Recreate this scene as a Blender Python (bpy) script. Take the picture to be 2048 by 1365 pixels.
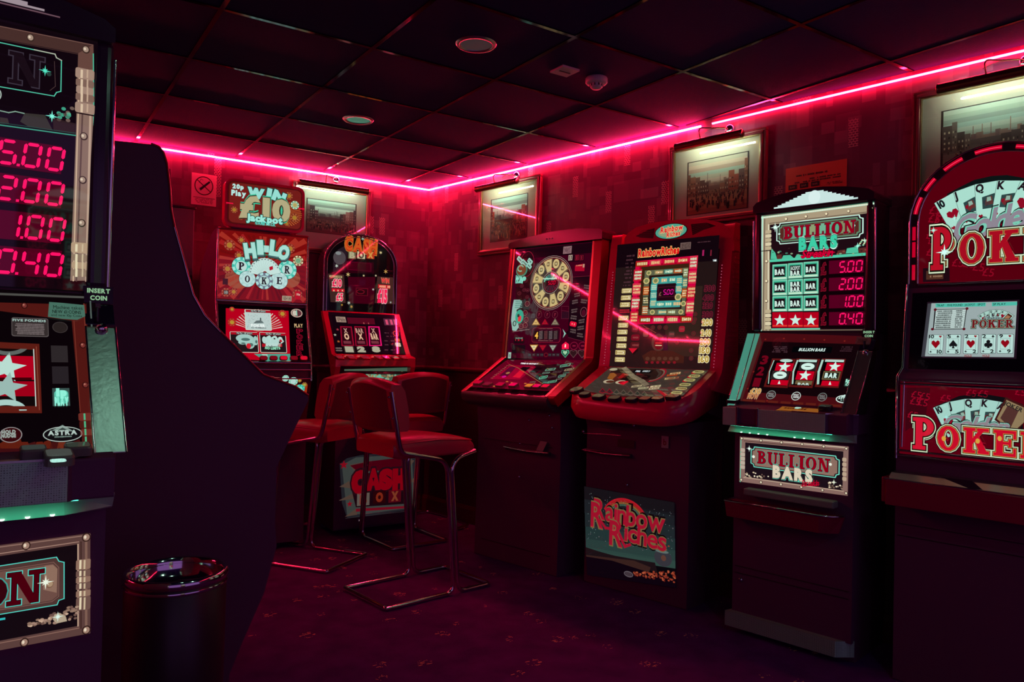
import bpy, math, random
from mathutils import Vector, Matrix
from mathutils.geometry import tessellate_polygon
R_ = math.radians
for o in list(bpy.data.objects): bpy.data.objects.remove(o)
SC = bpy.context.scene
COL = SC.collection

# ------------------------------------------------------------------ camera
ZC, FPX = 1.23, 1508.0
_yaw, _pit, _rol = R_(-33.76), R_(0.744), R_(1.31)
FWD = Vector((-math.sin(_yaw)*math.cos(_pit), math.cos(_yaw)*math.cos(_pit), math.sin(_pit)))
_r0 = Vector((math.cos(_yaw), math.sin(_yaw), 0)); _u0 = _r0.cross(FWD)
RGT = _r0*math.cos(_rol) + _u0*math.sin(_rol)
UPV = _u0*math.cos(_rol) - _r0*math.sin(_rol)
EYE = Vector((0, 0, ZC))
cd = bpy.data.cameras.new('camera'); cam = bpy.data.objects.new('camera', cd); COL.objects.link(cam)
cd.sensor_width = 36; cd.lens = FPX*36/2048; cd.clip_start = .02
cam.matrix_world = Matrix(((RGT.x, UPV.x, -FWD.x, EYE.x), (RGT.y, UPV.y, -FWD.y, EYE.y), (RGT.z, UPV.z, -FWD.z, EYE.z), (0, 0, 0, 1)))
SC.camera = cam
# ------------------------------------------------------------------ world, exposure
SC.view_settings.view_transform = 'Standard'; SC.view_settings.look = 'None'
SC.view_settings.exposure = 0; SC.view_settings.gamma = 1; SC.view_settings.use_curve_mapping = False
W = bpy.data.worlds.new('world'); SC.world = W; W.use_nodes = True
bg = W.node_tree.nodes['Background']; bg.inputs[0].default_value = (.19, .08, .29, 1); bg.inputs[1].default_value = 1.0
try:
    SC.cycles.use_denoising = True; SC.cycles.denoiser = 'OPENIMAGEDENOISE'
    SC.cycles.max_bounces = 8; SC.cycles.sample_clamp_indirect = 6
except Exception: pass

def ray(x, y): return RGT*((x-1024)/FPX) - UPV*((y-682.5)/FPX) + FWD
def onplane(x, y, p, n):
    r = ray(x, y); return EYE + r*((p-EYE).dot(n)/r.dot(n))

# ------------------------------------------------------------------ materials
def lin(h):
    h = h.lstrip('#'); c = [int(h[i:i+2], 16)/255 for i in (0, 2, 4)]
    return [x/12.92 if x <= .04045 else ((x+.055)/1.055)**2.4 for x in c]
_mc = {}
def pbr(name, col, rough=.5, metal=0, spec=.5, coat=0, bump=None, emis=None):
    if name in _mc: return _mc[name]
    m = bpy.data.materials.new(name); m.use_nodes = True; nt = m.node_tree; b = nt.nodes['Principled BSDF']
    b.inputs['Base Color'].default_value = (*col, 1); b.inputs['Roughness'].default_value = rough
    b.inputs['Metallic'].default_value = metal; b.inputs['Specular IOR Level'].default_value = spec
    b.inputs['Coat Weight'].default_value = coat; b.inputs['Coat Roughness'].default_value = .05
    if emis:
        b.inputs['Emission Color'].default_value = (*emis[0], 1); b.inputs['Emission Strength'].default_value = emis[1]
    tc = nt.nodes.new('ShaderNodeTexCoord'); no = nt.nodes.new('ShaderNodeTexNoise')
    sc, st = bump or (60, .03)
    no.inputs['Scale'].default_value = sc; nt.links.new(tc.outputs['Object'], no.inputs['Vector'])
    bp = nt.nodes.new('ShaderNodeBump'); bp.inputs['Strength'].default_value = st; bp.inputs['Distance'].default_value = .002
    nt.links.new(no.outputs['Fac'], bp.inputs['Height']); nt.links.new(bp.outputs[0], b.inputs['Normal'])
    _mc[name] = m; return m
def glow(h, k=1.0):
    """backlit print behind glossy glass"""
    n = 'lit_%s_%d' % (h.lstrip('#'), round(k*100))
    if n in _mc: return _mc[n]
    m = bpy.data.materials.new(n); m.use_nodes = True; b = m.node_tree.nodes['Principled BSDF']; c = lin(h)
    b.inputs['Base Color'].default_value = (*[x*.12 for x in c], 1); b.inputs['Roughness'].default_value = .03
    b.inputs['Specular IOR Level'].default_value = .5
    b.inputs['Emission Color'].default_value = (*c, 1); b.inputs['Emission Strength'].default_value = k
    _mc[n] = m; return m
def ink(h, rough=.5):
    n = 'ink_%s_%d' % (h.lstrip('#'), round(rough*100))
    if n in _mc: return _mc[n]
    m = bpy.data.materials.new(n); m.use_nodes = True; b = m.node_tree.nodes['Principled BSDF']
    b.inputs['Base Color'].default_value = (*lin(h), 1); b.inputs['Roughness'].default_value = rough
    _mc[n] = m; return m
BLACK = pbr('black_laminate', (.125, .028, .095), .55, spec=.25, bump=(300, .1))
BLACKG = pbr('black_gloss_plastic', (.042, .014, .040), .16, spec=.5)
GLASSB = pbr('black_glass', (.010, .004, .018), .05, spec=.5)
CHROME = pbr('chrome', (.72, .70, .70), .09, 1, bump=(20, .02))
BRUSH = pbr('brushed_steel', (.50, .52, .50), .34, 1, bump=(90, .25))
REDSH = pbr('red_gloss_plastic', (.88, .008, .10), .24, spec=.5, coat=.3)
REDRAIL = pbr('red_satin_rail', (.42, .010, .03), .3, .25)
GOLDM = pbr('satin_gold', (.62, .42, .22), .28, 1)
GREYP = pbr('grey_plastic', (.20, .19, .18), .5)
MESHG = None
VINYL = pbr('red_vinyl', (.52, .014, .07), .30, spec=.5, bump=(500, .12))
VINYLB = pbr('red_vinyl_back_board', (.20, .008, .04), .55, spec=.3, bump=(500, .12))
WOODD = pbr('dark_varnished_wood', (.14, .02, .03), .35, spec=.5, bump=(25, .1))
BRASS = pbr('antique_brass', (.40, .22, .12), .25, 1)
WHITEP = pbr('white_plastic', (.55, .50, .48), .5)
PAPER = ink('d8c8b8', .8)
def perforated():
    m = bpy.data.materials.new('perforated_grey_metal'); m.use_nodes = True; nt = m.node_tree; b = nt.nodes['Principled BSDF']
    tc = nt.nodes.new('ShaderNodeTexCoord'); v = nt.nodes.new('ShaderNodeTexVoronoi'); v.inputs['Scale'].default_value = 230
    v.inputs['Randomness'].default_value = .1
    cr = nt.nodes.new('ShaderNodeValToRGB'); cr.color_ramp.elements[0].position = .28; cr.color_ramp.elements[0].color = (.02, .012, .012, 1)
    cr.color_ramp.elements[1].position = .45; cr.color_ramp.elements[1].color = (.42, .60, .48, 1)
    nt.links.new(tc.outputs['Object'], v.inputs['Vector']); nt.links.new(v.outputs['Distance'], cr.inputs[0]); nt.links.new(cr.outputs[0], b.inputs['Base Color'])
    b.inputs['Roughness'].default_value = .45; b.inputs['Metallic'].default_value = .2
    return m
MESHG = perforated()

# ------------------------------------------------------------------ mesh builder
class MB:
    def __init__(s): s.v = []; s.f = []; s.m = []; s.mats = []; s.sm = []
    def mi(s, mat):
        if mat not in s.mats: s.mats.append(mat)
        return s.mats.index(mat)
    def add(s, vs, fs, mat, smooth=False):
        o = len(s.v); s.v += [tuple(v) for v in vs]; k = s.mi(mat)
        for f in fs: s.f.append([i+o for i in f]); s.m.append(k); s.sm.append(smooth)
    def box(s, x0, x1, y0, y1, z0, z1, mat):
        vs = [(x, y, z) for z in (z0, z1) for y in (y0, y1) for x in (x0, x1)]
        s.add(vs, [(0, 2, 3, 1), (4, 5, 7, 6), (0, 1, 5, 4), (2, 6, 7, 3), (0, 4, 6, 2), (1, 3, 7, 5)], mat); return s
    def loft(s, rings, mat, smooth=False, caps=True, closed=False):
        n = len(rings[0]); vs = [p for r in rings for p in r]; fs = []
        m = len(rings)
        for i in range(m if closed else m-1):
            a, b = i*n, ((i+1) % m)*n
            for j in range(n): fs.append((a+j, a+(j+1) % n, b+(j+1) % n, b+j))
        s.add(vs, fs, mat, smooth)
        if caps and not closed:
            s.add(rings[0], [tuple(range(n))[::-1]], mat); s.add(rings[-1], [tuple(range(n))], mat)
        return s
    def prism(s, prof, x0, x1, mat, axis='x'):
        """extrude a 2D outline; axis x: outline in (y,z); z: outline in (x,y); y: outline in (x,z)"""
        f = {'x': lambda a, b, t: (t, a, b), 'z': lambda a, b, t: (a, b, t), 'y': lambda a, b, t: (a, t, b)}[axis]
        return s.loft([[f(a, b, t) for a, b in prof] for t in (x0, x1)], mat)
    def tube(s, pts, r, mat, n=10, closed=False, smooth=True):
        pts = [Vector(p) for p in pts]; rings = []; m = len(pts); pn = None
        for i, p in enumerate(pts):
            a = pts[i-1] if (i > 0 or closed) else p; b = pts[(i+1) % m] if (i < m-1 or closed) else p
            d = (b-a).normalized()
            if pn is None:
                q = Vector((0, 0, 1)) if abs(d.z) < .9 else Vector((1, 0, 0)); pn = d.cross(q).normalized()
            pn = (pn - d*pn.dot(d)).normalized(); q = d.cross(pn)
            rr = r[i] if isinstance(r, (list, tuple)) else r
            rings.append([tuple(p + pn*math.cos(2*math.pi*k/n)*rr + q*math.sin(2*math.pi*k/n)*rr) for k in range(n)])
        return s.loft(rings, mat, smooth, closed=closed)
    def lathe(s, prof, mat, c=(0, 0, 0), n=40, smooth=True, frame=None):
        """prof (r, h) spun about z (or frame=(X,Y,Z) vectors)"""
        X, Y, Z = frame or (Vector((1, 0, 0)), Vector((0, 1, 0)), Vector((0, 0, 1))); c = Vector(c); rings = []
        for k in range(n):
            a = 2*math.pi*k/n; rings.append([tuple(c + (X*math.cos(a)+Y*math.sin(a))*r + Z*h) for r, h in prof])
        vs = [p for r in rings for p in r]; m = len(prof); fs = []
        for k in range(n):
            for j in range(m-1): fs.append((k*m+j, ((k+1) % n)*m+j, ((k+1) % n)*m+j+1, k*m+j+1))
        s.add(vs, fs, mat, smooth); return s
    def build(s, name, parent=None, bevel=0, seg=2, loc=None):
        me = bpy.data.meshes.new(name); me.from_pydata(s.v, [], s.f)
        for m in s.mats: me.materials.append(m)
        me.polygons.foreach_set('material_index', s.m); me.polygons.foreach_set('use_smooth', s.sm); me.update()
        o = bpy.data.objects.new(name, me); COL.objects.link(o)
        if parent is not None: o.parent = parent
        if loc: o.location = loc
        if bevel:
            b = o.modifiers.new('bevel', 'BEVEL'); b.width = bevel; b.segments = seg; b.limit_method = 'ANGLE'; b.angle_limit = R_(35)
            b.harden_normals = False
        return o
def fillet(pts, r, n=6, closed=False):
    pts = [Vector(p) for p in pts]; out = []; m = len(pts)
    for i, p in enumerate(pts):
        if not closed and i in (0, m-1): out.append(p); continue
        a, b = pts[i-1], pts[(i+1) % m]
        rr = r[i] if isinstance(r, (list, tuple)) else r
        da, db = a-p, b-p; k = min(rr, da.length*.49, db.length*.49); A = p+da.normalized()*k; B = p+db.normalized()*k
        for j in range(n+1):
            t = j/n; out.append(A*(1-t)**2 + p*2*t*(1-t) + B*t*t)
    return out
def tag(o, label, cat, group=None, kind=None):
    o['label'] = label; o['category'] = cat
    if group: o['group'] = group
    if kind: o['kind'] = kind
    return o
def struct(o): o['kind'] = 'structure'; return o
def empty(name, loc, rz=0):
    o = bpy.data.objects.new(name, None); COL.objects.link(o); o.location = loc; o.rotation_euler = (0, 0, rz); o.empty_display_size = .1; return o
def kids(o): return [c for c in bpy.data.objects if c.parent == o]
def copy_tree(o, parent=None):
    c = o.copy(); COL.objects.link(c); c.parent = parent
    for ch in kids(o): copy_tree(ch, c)
    return c

# ------------------------------------------------------------------ lettering
_gl = {}
def glyph(ch, off):
    k = (ch, off)
    if k in _gl: return _gl[k]
    cu = bpy.data.curves.new('g', 'FONT'); cu.body = ch; cu.resolution_u = 3; cu.offset = off; cu.fill_mode = 'FRONT'
    o = bpy.data.objects.new('g', cu); COL.objects.link(o)
    bpy.context.view_layer.update()
    me = bpy.data.meshes.new_from_object(o); vs = [(v.co.x, v.co.y) for v in me.vertices]; fs = [tuple(p.vertices) for p in me.polygons]
    bpy.data.objects.remove(o); bpy.data.meshes.remove(me); bpy.data.curves.remove(cu)
    _gl[k] = (vs, fs); return _gl[k]
def _ell(cx, cy, rx, ry, a0, a1, n=14):
    return [(cx+rx*math.cos(R_(a0+(a1-a0)*i/n)), cy+ry*math.sin(R_(a0+(a1-a0)*i/n))) for i in range(n+1)]
def slab(ch, g=0.0):
    """heavy slab-serif capitals from bars and arcs; g grows every stroke for outlines"""
    t = .12; P = []
    def r(x0, y0, x1, y1): P.append([(x0-g, y0-g), (x1+g, y0-g), (x1+g, y1+g), (x0-g, y1+g)])
    def poly(p):
        c = (sum(a for a, b in p)/len(p), sum(b for a, b in p)/len(p)); P.append([(a+(g if a > c[0] else -g), b+(g if b > c[1] else -g)) for a, b in p])
    def arc(cx, cy, rx, ry, ix, iy, a0, a1, dx=0):
        o = _ell(cx, cy, rx+g, ry+g, a0, a1); i = _ell(cx+dx, cy, max(ix-g, .01), max(iy-g, .01), a0, a1)
        for k in range(len(o)-1): P.append([o[k], o[k+1], i[k+1], i[k]])
    w = .9
    if ch == 'I': w = .5; r(.12, 0, .38, 1); r(0, 0, .5, t); r(0, 1-t, .5, 1)
    elif ch == 'L': w = .76; r(.1, 0, .36, 1); r(0, 1-t, .48, 1); r(0, 0, .76, t); r(.66, 0, .76, .34)
    elif ch == 'U': r(.08, .3, .34, 1); r(.66, .3, .8, 1); r(0, 1-t, .42, 1); r(.56, 1-t, .9, 1); arc(.44, .32, .36, .32, .16, .2, 180, 360, .06)
    elif ch == 'B': w = .82; r(.1, 0, .36, 1); arc(.36, .755, .34, .245, .12, .14, -90, 90); arc(.36, .27, .42, .27, .16, .15, -90, 90); r(0, 0, .4, t); r(0, 1-t, .4, 1)
    elif ch == 'O': arc(.44, .5, .44, .5, .2, .38, 0, 360)
    elif ch == 'N': w = .98; r(.12, 0, .24, 1); r(.72, 0, .84, 1); poly([(.08, 1), (.36, 1), (.84, 0), (.6, 0)]); r(0, 1-t, .36, 1); r(0, 0, .36, t); r(.58, 1-t, .98, 1)
    elif ch in 'PR':
        w = .82 if ch == 'P' else 1.0; r(.1, 0, .36, 1); arc(.36, .71, .42, .29, .17, .16, -90, 90); r(0, 0, .48, t); r(0, 1-t, .4, 1)
        if ch == 'R': poly([(.34, .46), (.6, .46), (.94, 0), (.64, 0)]); r(.62, 0, 1.0, t)
    elif ch == 'K': w = 1.0; r(.1, 0, .36, 1); r(0, 0, .46, t); r(0, 1-t, .46, 1); poly([(.36, .36), (.36, .6), (.66, 1), (.88, 1)]); poly([(.42, .56), (.62, .66), (.96, 0), (.64, 0)]); r(.52, 1-t, .98, 1); r(.56, 0, 1.0, t)
    elif ch == 'E': w = .84; r(.1, 0, .36, 1); r(0, 0, .84, t); r(.3, .45, .66, .56); r(0, 1-t, .84, 1); r(.74, 0, .84, .32); r(.74, .68, .84, 1); r(.57, .36, .66, .66)
    return P, w
SEG = {'0': 'abcdef', '1': 'bc', '2': 'abged', '3': 'abgcd', '4': 'fgbc', '5': 'afgcd', '6': 'afgcde', '7': 'abc', '8': 'abcdefg', '9': 'abcdfg'}
def seven(d):
    t = .13; q = []
    H = lambda y: [(t, y), (t*1.5, y+t/2), (.56-t*.5, y+t/2), (.56, y), (.56-t*.5, y-t/2), (t*1.5, y-t/2)]
    V = lambda x, y0, y1: [(x, y0), (x+t/2, y0+t/2), (x+t/2, y1-t/2), (x, y1), (x-t/2, y1-t/2), (x-t/2, y0+t/2)]
    S = {'a': H(1-t/2), 'g': H(.5), 'd': H(t/2), 'f': V(t*.6, .53, .95), 'b': V(.62, .53, .95), 'e': V(t*.6, .05, .47), 'c': V(.62, .05, .47)}
    for k in SEG[d]: q.append(S[k])
    return q

class Art:
    """flat printed artwork on one plane of a thing. Traced positions are rays met with that plane,
    so every mark has its true size and place on the panel."""
    def __init__(s, M, y0, z0, y1, z1, crop=(0, 0, 1)):
        s.M = M; s.y0, s.z0 = y0, z0; L = math.hypot(y1-y0, z1-z0); s.t = ((y1-y0)/L, (z1-z0)/L); s.L = L
        s.p0 = M.o + M.y*y0 + Vector((0, 0, z0)); s.T = M.y*s.t[0] + Vector((0, 0, s.t[1])); s.n = M.x.cross(s.T)
        s.crop = crop; s.mb = MB(); s.rnd = random.Random(7)
    def P(s, x, y):
        cx, cy, k = s.crop; d = onplane(cx+x/k, cy+y/k, s.p0, s.n) - s.p0; return (d.dot(s.M.x), d.dot(s.T))
    def S(s, x, y, w, h):
        a = s.P(x-w/2, y); b = s.P(x+w/2, y); c = s.P(x, y-h/2); d = s.P(x, y+h/2); return abs(b[0]-a[0]), abs(c[1]-d[1])
    def loc(s, u, v, l): return (u, s.y0+s.t[0]*v - s.t[1]*l, s.z0+s.t[1]*v + s.t[0]*l)
    def raw(s, pts, mat, l):
        tr = tessellate_polygon([[Vector((a, b, 0)) for a, b in pts]]) if len(pts) > 4 else [tuple(range(len(pts)))]
        s.mb.add([s.loc(u, v, .0008+l*.0005) for u, v in pts], tr, mat)
    def poly(s, pts, mat, l=0): s.raw([s.P(*p) for p in pts], mat, l)
    def box(s, x, y, w, h, mat, l=0, rot=0, r=0):
        c = s.P(x, y); w, h = s.S(x, y, w, h); s.ubox(c, w, h, mat, l, rot, r)
    def ubox(s, c, w, h, mat, l=0, rot=0, r=0):
        if r:
            k = r*min(w, h); q = []
            for sx, sy, a0 in ((1, 1, 0), (-1, 1, 90), (-1, -1, 180), (1, -1, 270)):
                q += _ell(sx*(w/2-k), sy*(h/2-k), k, k, a0, a0+90, 4)
        else: q = [(-w/2, -h/2), (w/2, -h/2), (w/2, h/2), (-w/2, h/2)]
        ca, sa = math.cos(R_(rot)), math.sin(R_(rot)); s.raw([(c[0]+a*ca-b*sa, c[1]+a*sa+b*ca) for a, b in q], mat, l)
    def oval(s, x, y, w, h, mat, l=0, n=28, circ=False):
        c = s.P(x, y); w, h = s.S(x, y, w, h); h = w if circ else h
        s.raw(_ell(c[0], c[1], w/2, h/2, 0, 360-360/n, n-1), mat, l)
    def ring(s, x, y, w, h, th, mat, l=0, a0=0, a1=360, circ=False):
        c = s.P(x, y); w, h = s.S(x, y, w, h); h = w if circ else h; th = s.S(x, y, th, th)[0]
        o = _ell(c[0], c[1], w/2, h/2, a0, a1, 32); i = _ell(c[0], c[1], w/2-th, h/2-th, a0, a1, 32)
        for k in range(32): s.raw([o[k], o[k+1], i[k+1], i[k]], mat, l)
    def star(s, x, y, r, mat, l=0, n=5, inner=.42, rot=90):
        c = s.P(x, y); r = s.S(x, y, 2*r, 2*r)[0]/2
        s.raw([(c[0]+(r if i % 2 == 0 else r*inner)*math.cos(R_(rot+i*180/n)), c[1]+(r if i % 2 == 0 else r*inner)*math.sin(R_(rot+i*180/n))) for i in range(2*n)], mat, l)
    def line(s, pts, th, mat, l=0, closed=False):
        q = [s.P(*p) for p in pts]; t = s.S(pts[0][0], pts[0][1], th, th)[0]/2
        m = len(q)
        for i in range(m if closed else m-1):
            a, b = q[i], q[(i+1) % m]; d = math.hypot(b[0]-a[0], b[1]-a[1]) or 1; ex, ey = (b[0]-a[0])/d*t, (b[1]-a[1])/d*t
            s.raw([(a[0]-ex+ey, a[1]-ey-ex), (b[0]+ex+ey, b[1]+ey-ex), (b[0]+ex-ey, b[1]+ey+ex), (a[0]-ex-ey, a[1]-ey+ex)], mat, l)
    def plate(s, x, y, w, h, nk, mat, l=0):
        c = s.P(x, y); w, h = s.S(x, y, w, h); k = nk*h; q = []
        for sx, sy, order in ((1, 1, 0), (-1, 1, 1), (-1, -1, 0), (1, -1, 1)):
            a = [(sx*w/2, sy*(h/2-k)), (sx*(w/2-k*.75), sy*(h/2-k*.75)), (sx*(w/2-k), sy*h/2)]
            q += a[::-1] if order else a
        s.raw([(c[0]+a, c[1]+b) for a, b in q], mat, l)
    def _place(s, items, tot, x, y, w, h, l, arc, shear, rot, wide):
        """items: list of (polys or (verts,faces), x offset, mat)"""
        c = s.P(x, y); w, h = s.S(x, y, w, h); sx = w/tot; ca, sa = math.cos(R_(rot)), math.sin(R_(rot))
        for vs, fs, x0, mat, hh, dl in items:
            out = []
            for a, b in vs:
                u = (x0+a)*sx - w/2; v = (b/hh-.5)*h; tt = 2*u/w; 
                v2 = v + arc*h*(1-tt*tt); u2 = u + shear*(v) + (-arc*1.2*tt*v*.6 if arc else 0)*-1
                out.append((c[0]+u2*ca-v2*sa, c[1]+u2*sa+v2*ca))
            s.mb.add([s.loc(p, q, .0008+(l+dl)*.0005) for p, q in out], fs, mat)
    def text(s, t, x, y, w, h, mat, l=3, bold=.02, outl=None, arc=0, shear=0, rot=0, gap=.07):
        xx = 0; items = []; lo, hi = 0, .7
        if any(c in t for c in 'gpyqj'): lo = -.2
        for ch in t:
            if ch == ' ': xx += .28; continue
            vs, fs = glyph(ch, bold); x0 = min(a for a, b in vs); x1 = max(a for a, b in vs)
            H = hi-lo; items.append(([(a-x0, b-lo) for a, b in vs], fs, xx, mat, H, 1))
            if outl:
                v2, f2 = glyph(ch, bold+outl[1]); items.append(([(a-x0, b-lo) for a, b in v2], f2, xx, outl[0], H, 0))
            xx += x1-x0+gap
        s._place(items, max(xx-gap, .01), x, y, w, h, l, arc, shear, rot, 1)
    def slabtext(s, t, x, y, w, h, mat, l=3, outl=None, gap=.08, rot=0, arc=0, second=None):
        xx = 0; items = []
        for ch in t:
            P, cw = slab(ch); 
            for q in P: items.append((q, [tuple(range(len(q)))], xx, mat, 1, 2))
            if outl:
                for g, m, dl in outl:
                    for q in slab(ch, g)[0]: items.append((q, [tuple(range(len(q)))], xx, m, 1, dl))
            xx += cw+gap
        s._place(items, xx-gap, x, y, w, h, l, arc, 0, rot, 1)
    def digits(s, t, x, y, w, h, mat, l=3, shear=.12):
        xx = 0; items = []
        for i, ch in enumerate(t):
            if ch == '.': items.append(([(-.09, 0), (.02, 0), (.02, .1), (-.09, .1)], [(0, 1, 2, 3)], xx-.04, mat, 1, 0)); continue
            for q in seven(ch): items.append((q, [tuple(range(6))], xx, mat, 1, 0))
            xx += .86
        s._place(items, xx-.16, x, y, w, h, l, 0, shear, 0, 1)
    def scrib(s, x, y, w, h, mat, l=3, rows=1, dens=.8, rot=0):
        """unreadably small lettering: rows of tiny uneven marks"""
        c = s.P(x, y); w, h = s.S(x, y, w, h); rh = h/rows; ca, sa = math.cos(R_(rot)), math.sin(R_(rot))
        for r in range(rows):
            u = -w/2+s.rnd.uniform(0, .1)*w
            while u < w/2-.06*w:
                cw = rh*s.rnd.uniform(.35, .6); 
                if s.rnd.random() < dens:
                    hh = rh*s.rnd.uniform(.5, .78); v = h/2-(r+.5)*rh
                    s.ubox((c[0]+(u+cw/2)*ca-v*sa, c[1]+(u+cw/2)*sa+v*ca), cw*.78, hh, mat, l, rot)
                u += cw
    def build(s, name, parent): return s.mb.build(name, parent)
class Frame:
    """a machine's own frame: origin on the floor, x along its front, y into it"""
    def __init__(s, ox, oy, deg):
        a = R_(deg); s.o = Vector((ox, oy, 0)); s.x = Vector((math.cos(a), math.sin(a), 0)); s.y = Vector((-math.sin(a), math.cos(a), 0)); s.a = a
    def root(s, name): return empty(name, s.o, s.a)

# ================================================================== LIGHT: the LED tubes along the ceiling edge
CZ = 2.48
WB = Frame(2.671, 5.189, -80.83); WA = Frame(0, 5.189, 0)
def wallx(y): return 2.671+(5.189-y)*.1614
LED = bpy.data.materials.new('led_tube_light'); LED.use_nodes = True; _b = LED.node_tree.nodes['Principled BSDF']
_b.inputs['Base Color'].default_value = (.8, .3, .35, 1); _b.inputs['Emission Color'].default_value = (1, .020, .085, 1); _b.inputs['Emission Strength'].default_value = 215
LED2 = LED.copy(); LED2.name = 'led_tube_light_dimmer'; LED2.node_tree.nodes['Principled BSDF'].inputs['Emission Strength'].default_value = 48
LED3 = LED.copy(); LED3.name = 'led_tube_light_far'; LED3.node_tree.nodes['Principled BSDF'].inputs['Emission Strength'].default_value = 300
def led(F, x0, x1, label, mt=LED):
    r = F.root('led_tube'); m = MB(); m.tube([(x0, -.014, 2.452), (x1, -.014, 2.452)], .0048, mt, 10); m.build('lit_tube', r)
    n = max(2, int((x1-x0)/.6))
    for i in range(n+1):
        x = x0+.02+(x1-x0-.04)*i/n; MB().box(x-.006, x+.006, -.012, 0, 2.450, 2.4555, CHROME).build('mounting_clip', r)
    tag(r, label, 'light'); return r
led(WA, -3.6, 2.655, 'pink LED tube along the ceiling edge above the back wall')
led(WB, .012, 2.43, 'pink LED tube on the side wall, from the room corner to above the middle picture')
led(WB, 2.50, 6.9, 'pink LED tube on the side wall running above the rightmost picture', LED2)
WL = Frame(-3.62, -2.0, 90); led(WL, 6.05, 7.15, 'pink LED tube along the far left wall, seen only mirrored in the machine glass', LED3)

# ================================================================== ROOM
def wallpaper():
    m = bpy.data.materials.new('patchwork_wallpaper'); m.use_nodes = True; nt = m.node_tree; N = nt.nodes; L = nt.links; b = N['Principled BSDF']
    tc = N.new('ShaderNodeTexCoord')
    def cells(sx, sz, off):
        mp = N.new('ShaderNodeMapping'); mp.inputs['Scale'].default_value = (1/sx, 0, 1/sz); mp.inputs['Location'].default_value = (off, .5, off*1.7); L.new(tc.outputs['Object'], mp.inputs['Vector'])
        fl = N.new('ShaderNodeVectorMath'); fl.operation = 'FLOOR'; L.new(mp.outputs[0], fl.inputs[0])
        wn = N.new('ShaderNodeTexWhiteNoise'); L.new(fl.outputs[0], wn.inputs['Vector']); return wn
    def step(wn, th, hi, out='Value'):
        mr = N.new('ShaderNodeMapRange'); mr.inputs['From Min'].default_value = th; mr.inputs['From Max'].default_value = 1; mr.inputs['To Max'].default_value = hi; mr.clamp = True
        L.new(wn.outputs[out], mr.inputs['Value']); return mr.outputs[0]
    def math_(op, a, b_):
        n = N.new('ShaderNodeMath'); n.operation = op
        for i, q in enumerate((a, b_)):
            if isinstance(q, (int, float)): n.inputs[i].default_value = q
            else: L.new(q, n.inputs[i])
        return n.outputs[0]
    A = step(cells(.062, .055, .3), .80, .9); B = step(cells(.11, .12, 1.37), .72, .6); C_ = step(cells(.031, .10, 2.9), .86, .7)
    D = math_('MULTIPLY', step(cells(.23, .19, 4.1), .5, .5), 1)
    f = math_('ADD', math_('ADD', math_('MAXIMUM', A, C_), B), D)
    # figure-like ladder marks in a few cells
    mw = N.new('ShaderNodeTexBrick'); mw.inputs['Scale'].default_value = 1; mw.inputs['Brick Width'].default_value = .016; mw.inputs['Row Height'].default_value = .011; mw.inputs['Mortar Size'].default_value = .0016
    mw.offset = .5; mw.inputs['Color1'].default_value = (0, 0, 0, 1); mw.inputs['Color2'].default_value = (0, 0, 0, 1); mw.inputs['Mortar'].default_value = (1, 1, 1, 1)
    mp = N.new('ShaderNodeMapping'); mp.inputs['Rotation'].default_value = (R_(90), 0, 0); L.new(tc.outputs['Object'], mp.inputs['Vector']); L.new(mp.outputs[0], mw.inputs['Vector'])
    E_ = math_('MULTIPLY', math_('GREATER_THAN', cells(.045, .13, 7.7).outputs['Value'], .955), mw.outputs['Color'])
    mix = N.new('ShaderNodeMix'); mix.data_type = 'RGBA'; mix.inputs['A'].default_value = (.15, .015, .07, 1); mix.inputs['B'].default_value = (.42, .13, .20, 1)
    L.new(math_('MINIMUM', math_('MULTIPLY', f, .42), 1.0), mix.inputs['Factor'])
    mix2 = N.new('ShaderNodeMix'); mix2.data_type = 'RGBA'; mix2.inputs['B'].default_value = (.62, .26, .28, 1); L.new(mix.outputs['Result'], mix2.inputs['A']); L.new(E_, mix2.inputs['Factor'])
    no = N.new('ShaderNodeTexNoise'); no.inputs['Scale'].default_value = 700; L.new(tc.outputs['Object'], no.inputs['Vector'])
    bp = N.new('ShaderNodeBump'); bp.inputs['Strength'].default_value = .35; bp.inputs['Distance'].default_value = .001; L.new(no.outputs['Fac'], bp.inputs['Height']); L.new(bp.outputs[0], b.inputs['Normal'])
    L.new(mix2.outputs['Result'], b.inputs['Base Color']); b.inputs['Roughness'].default_value = .62; b.inputs['Specular IOR Level'].default_value = .3
    return m
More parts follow.
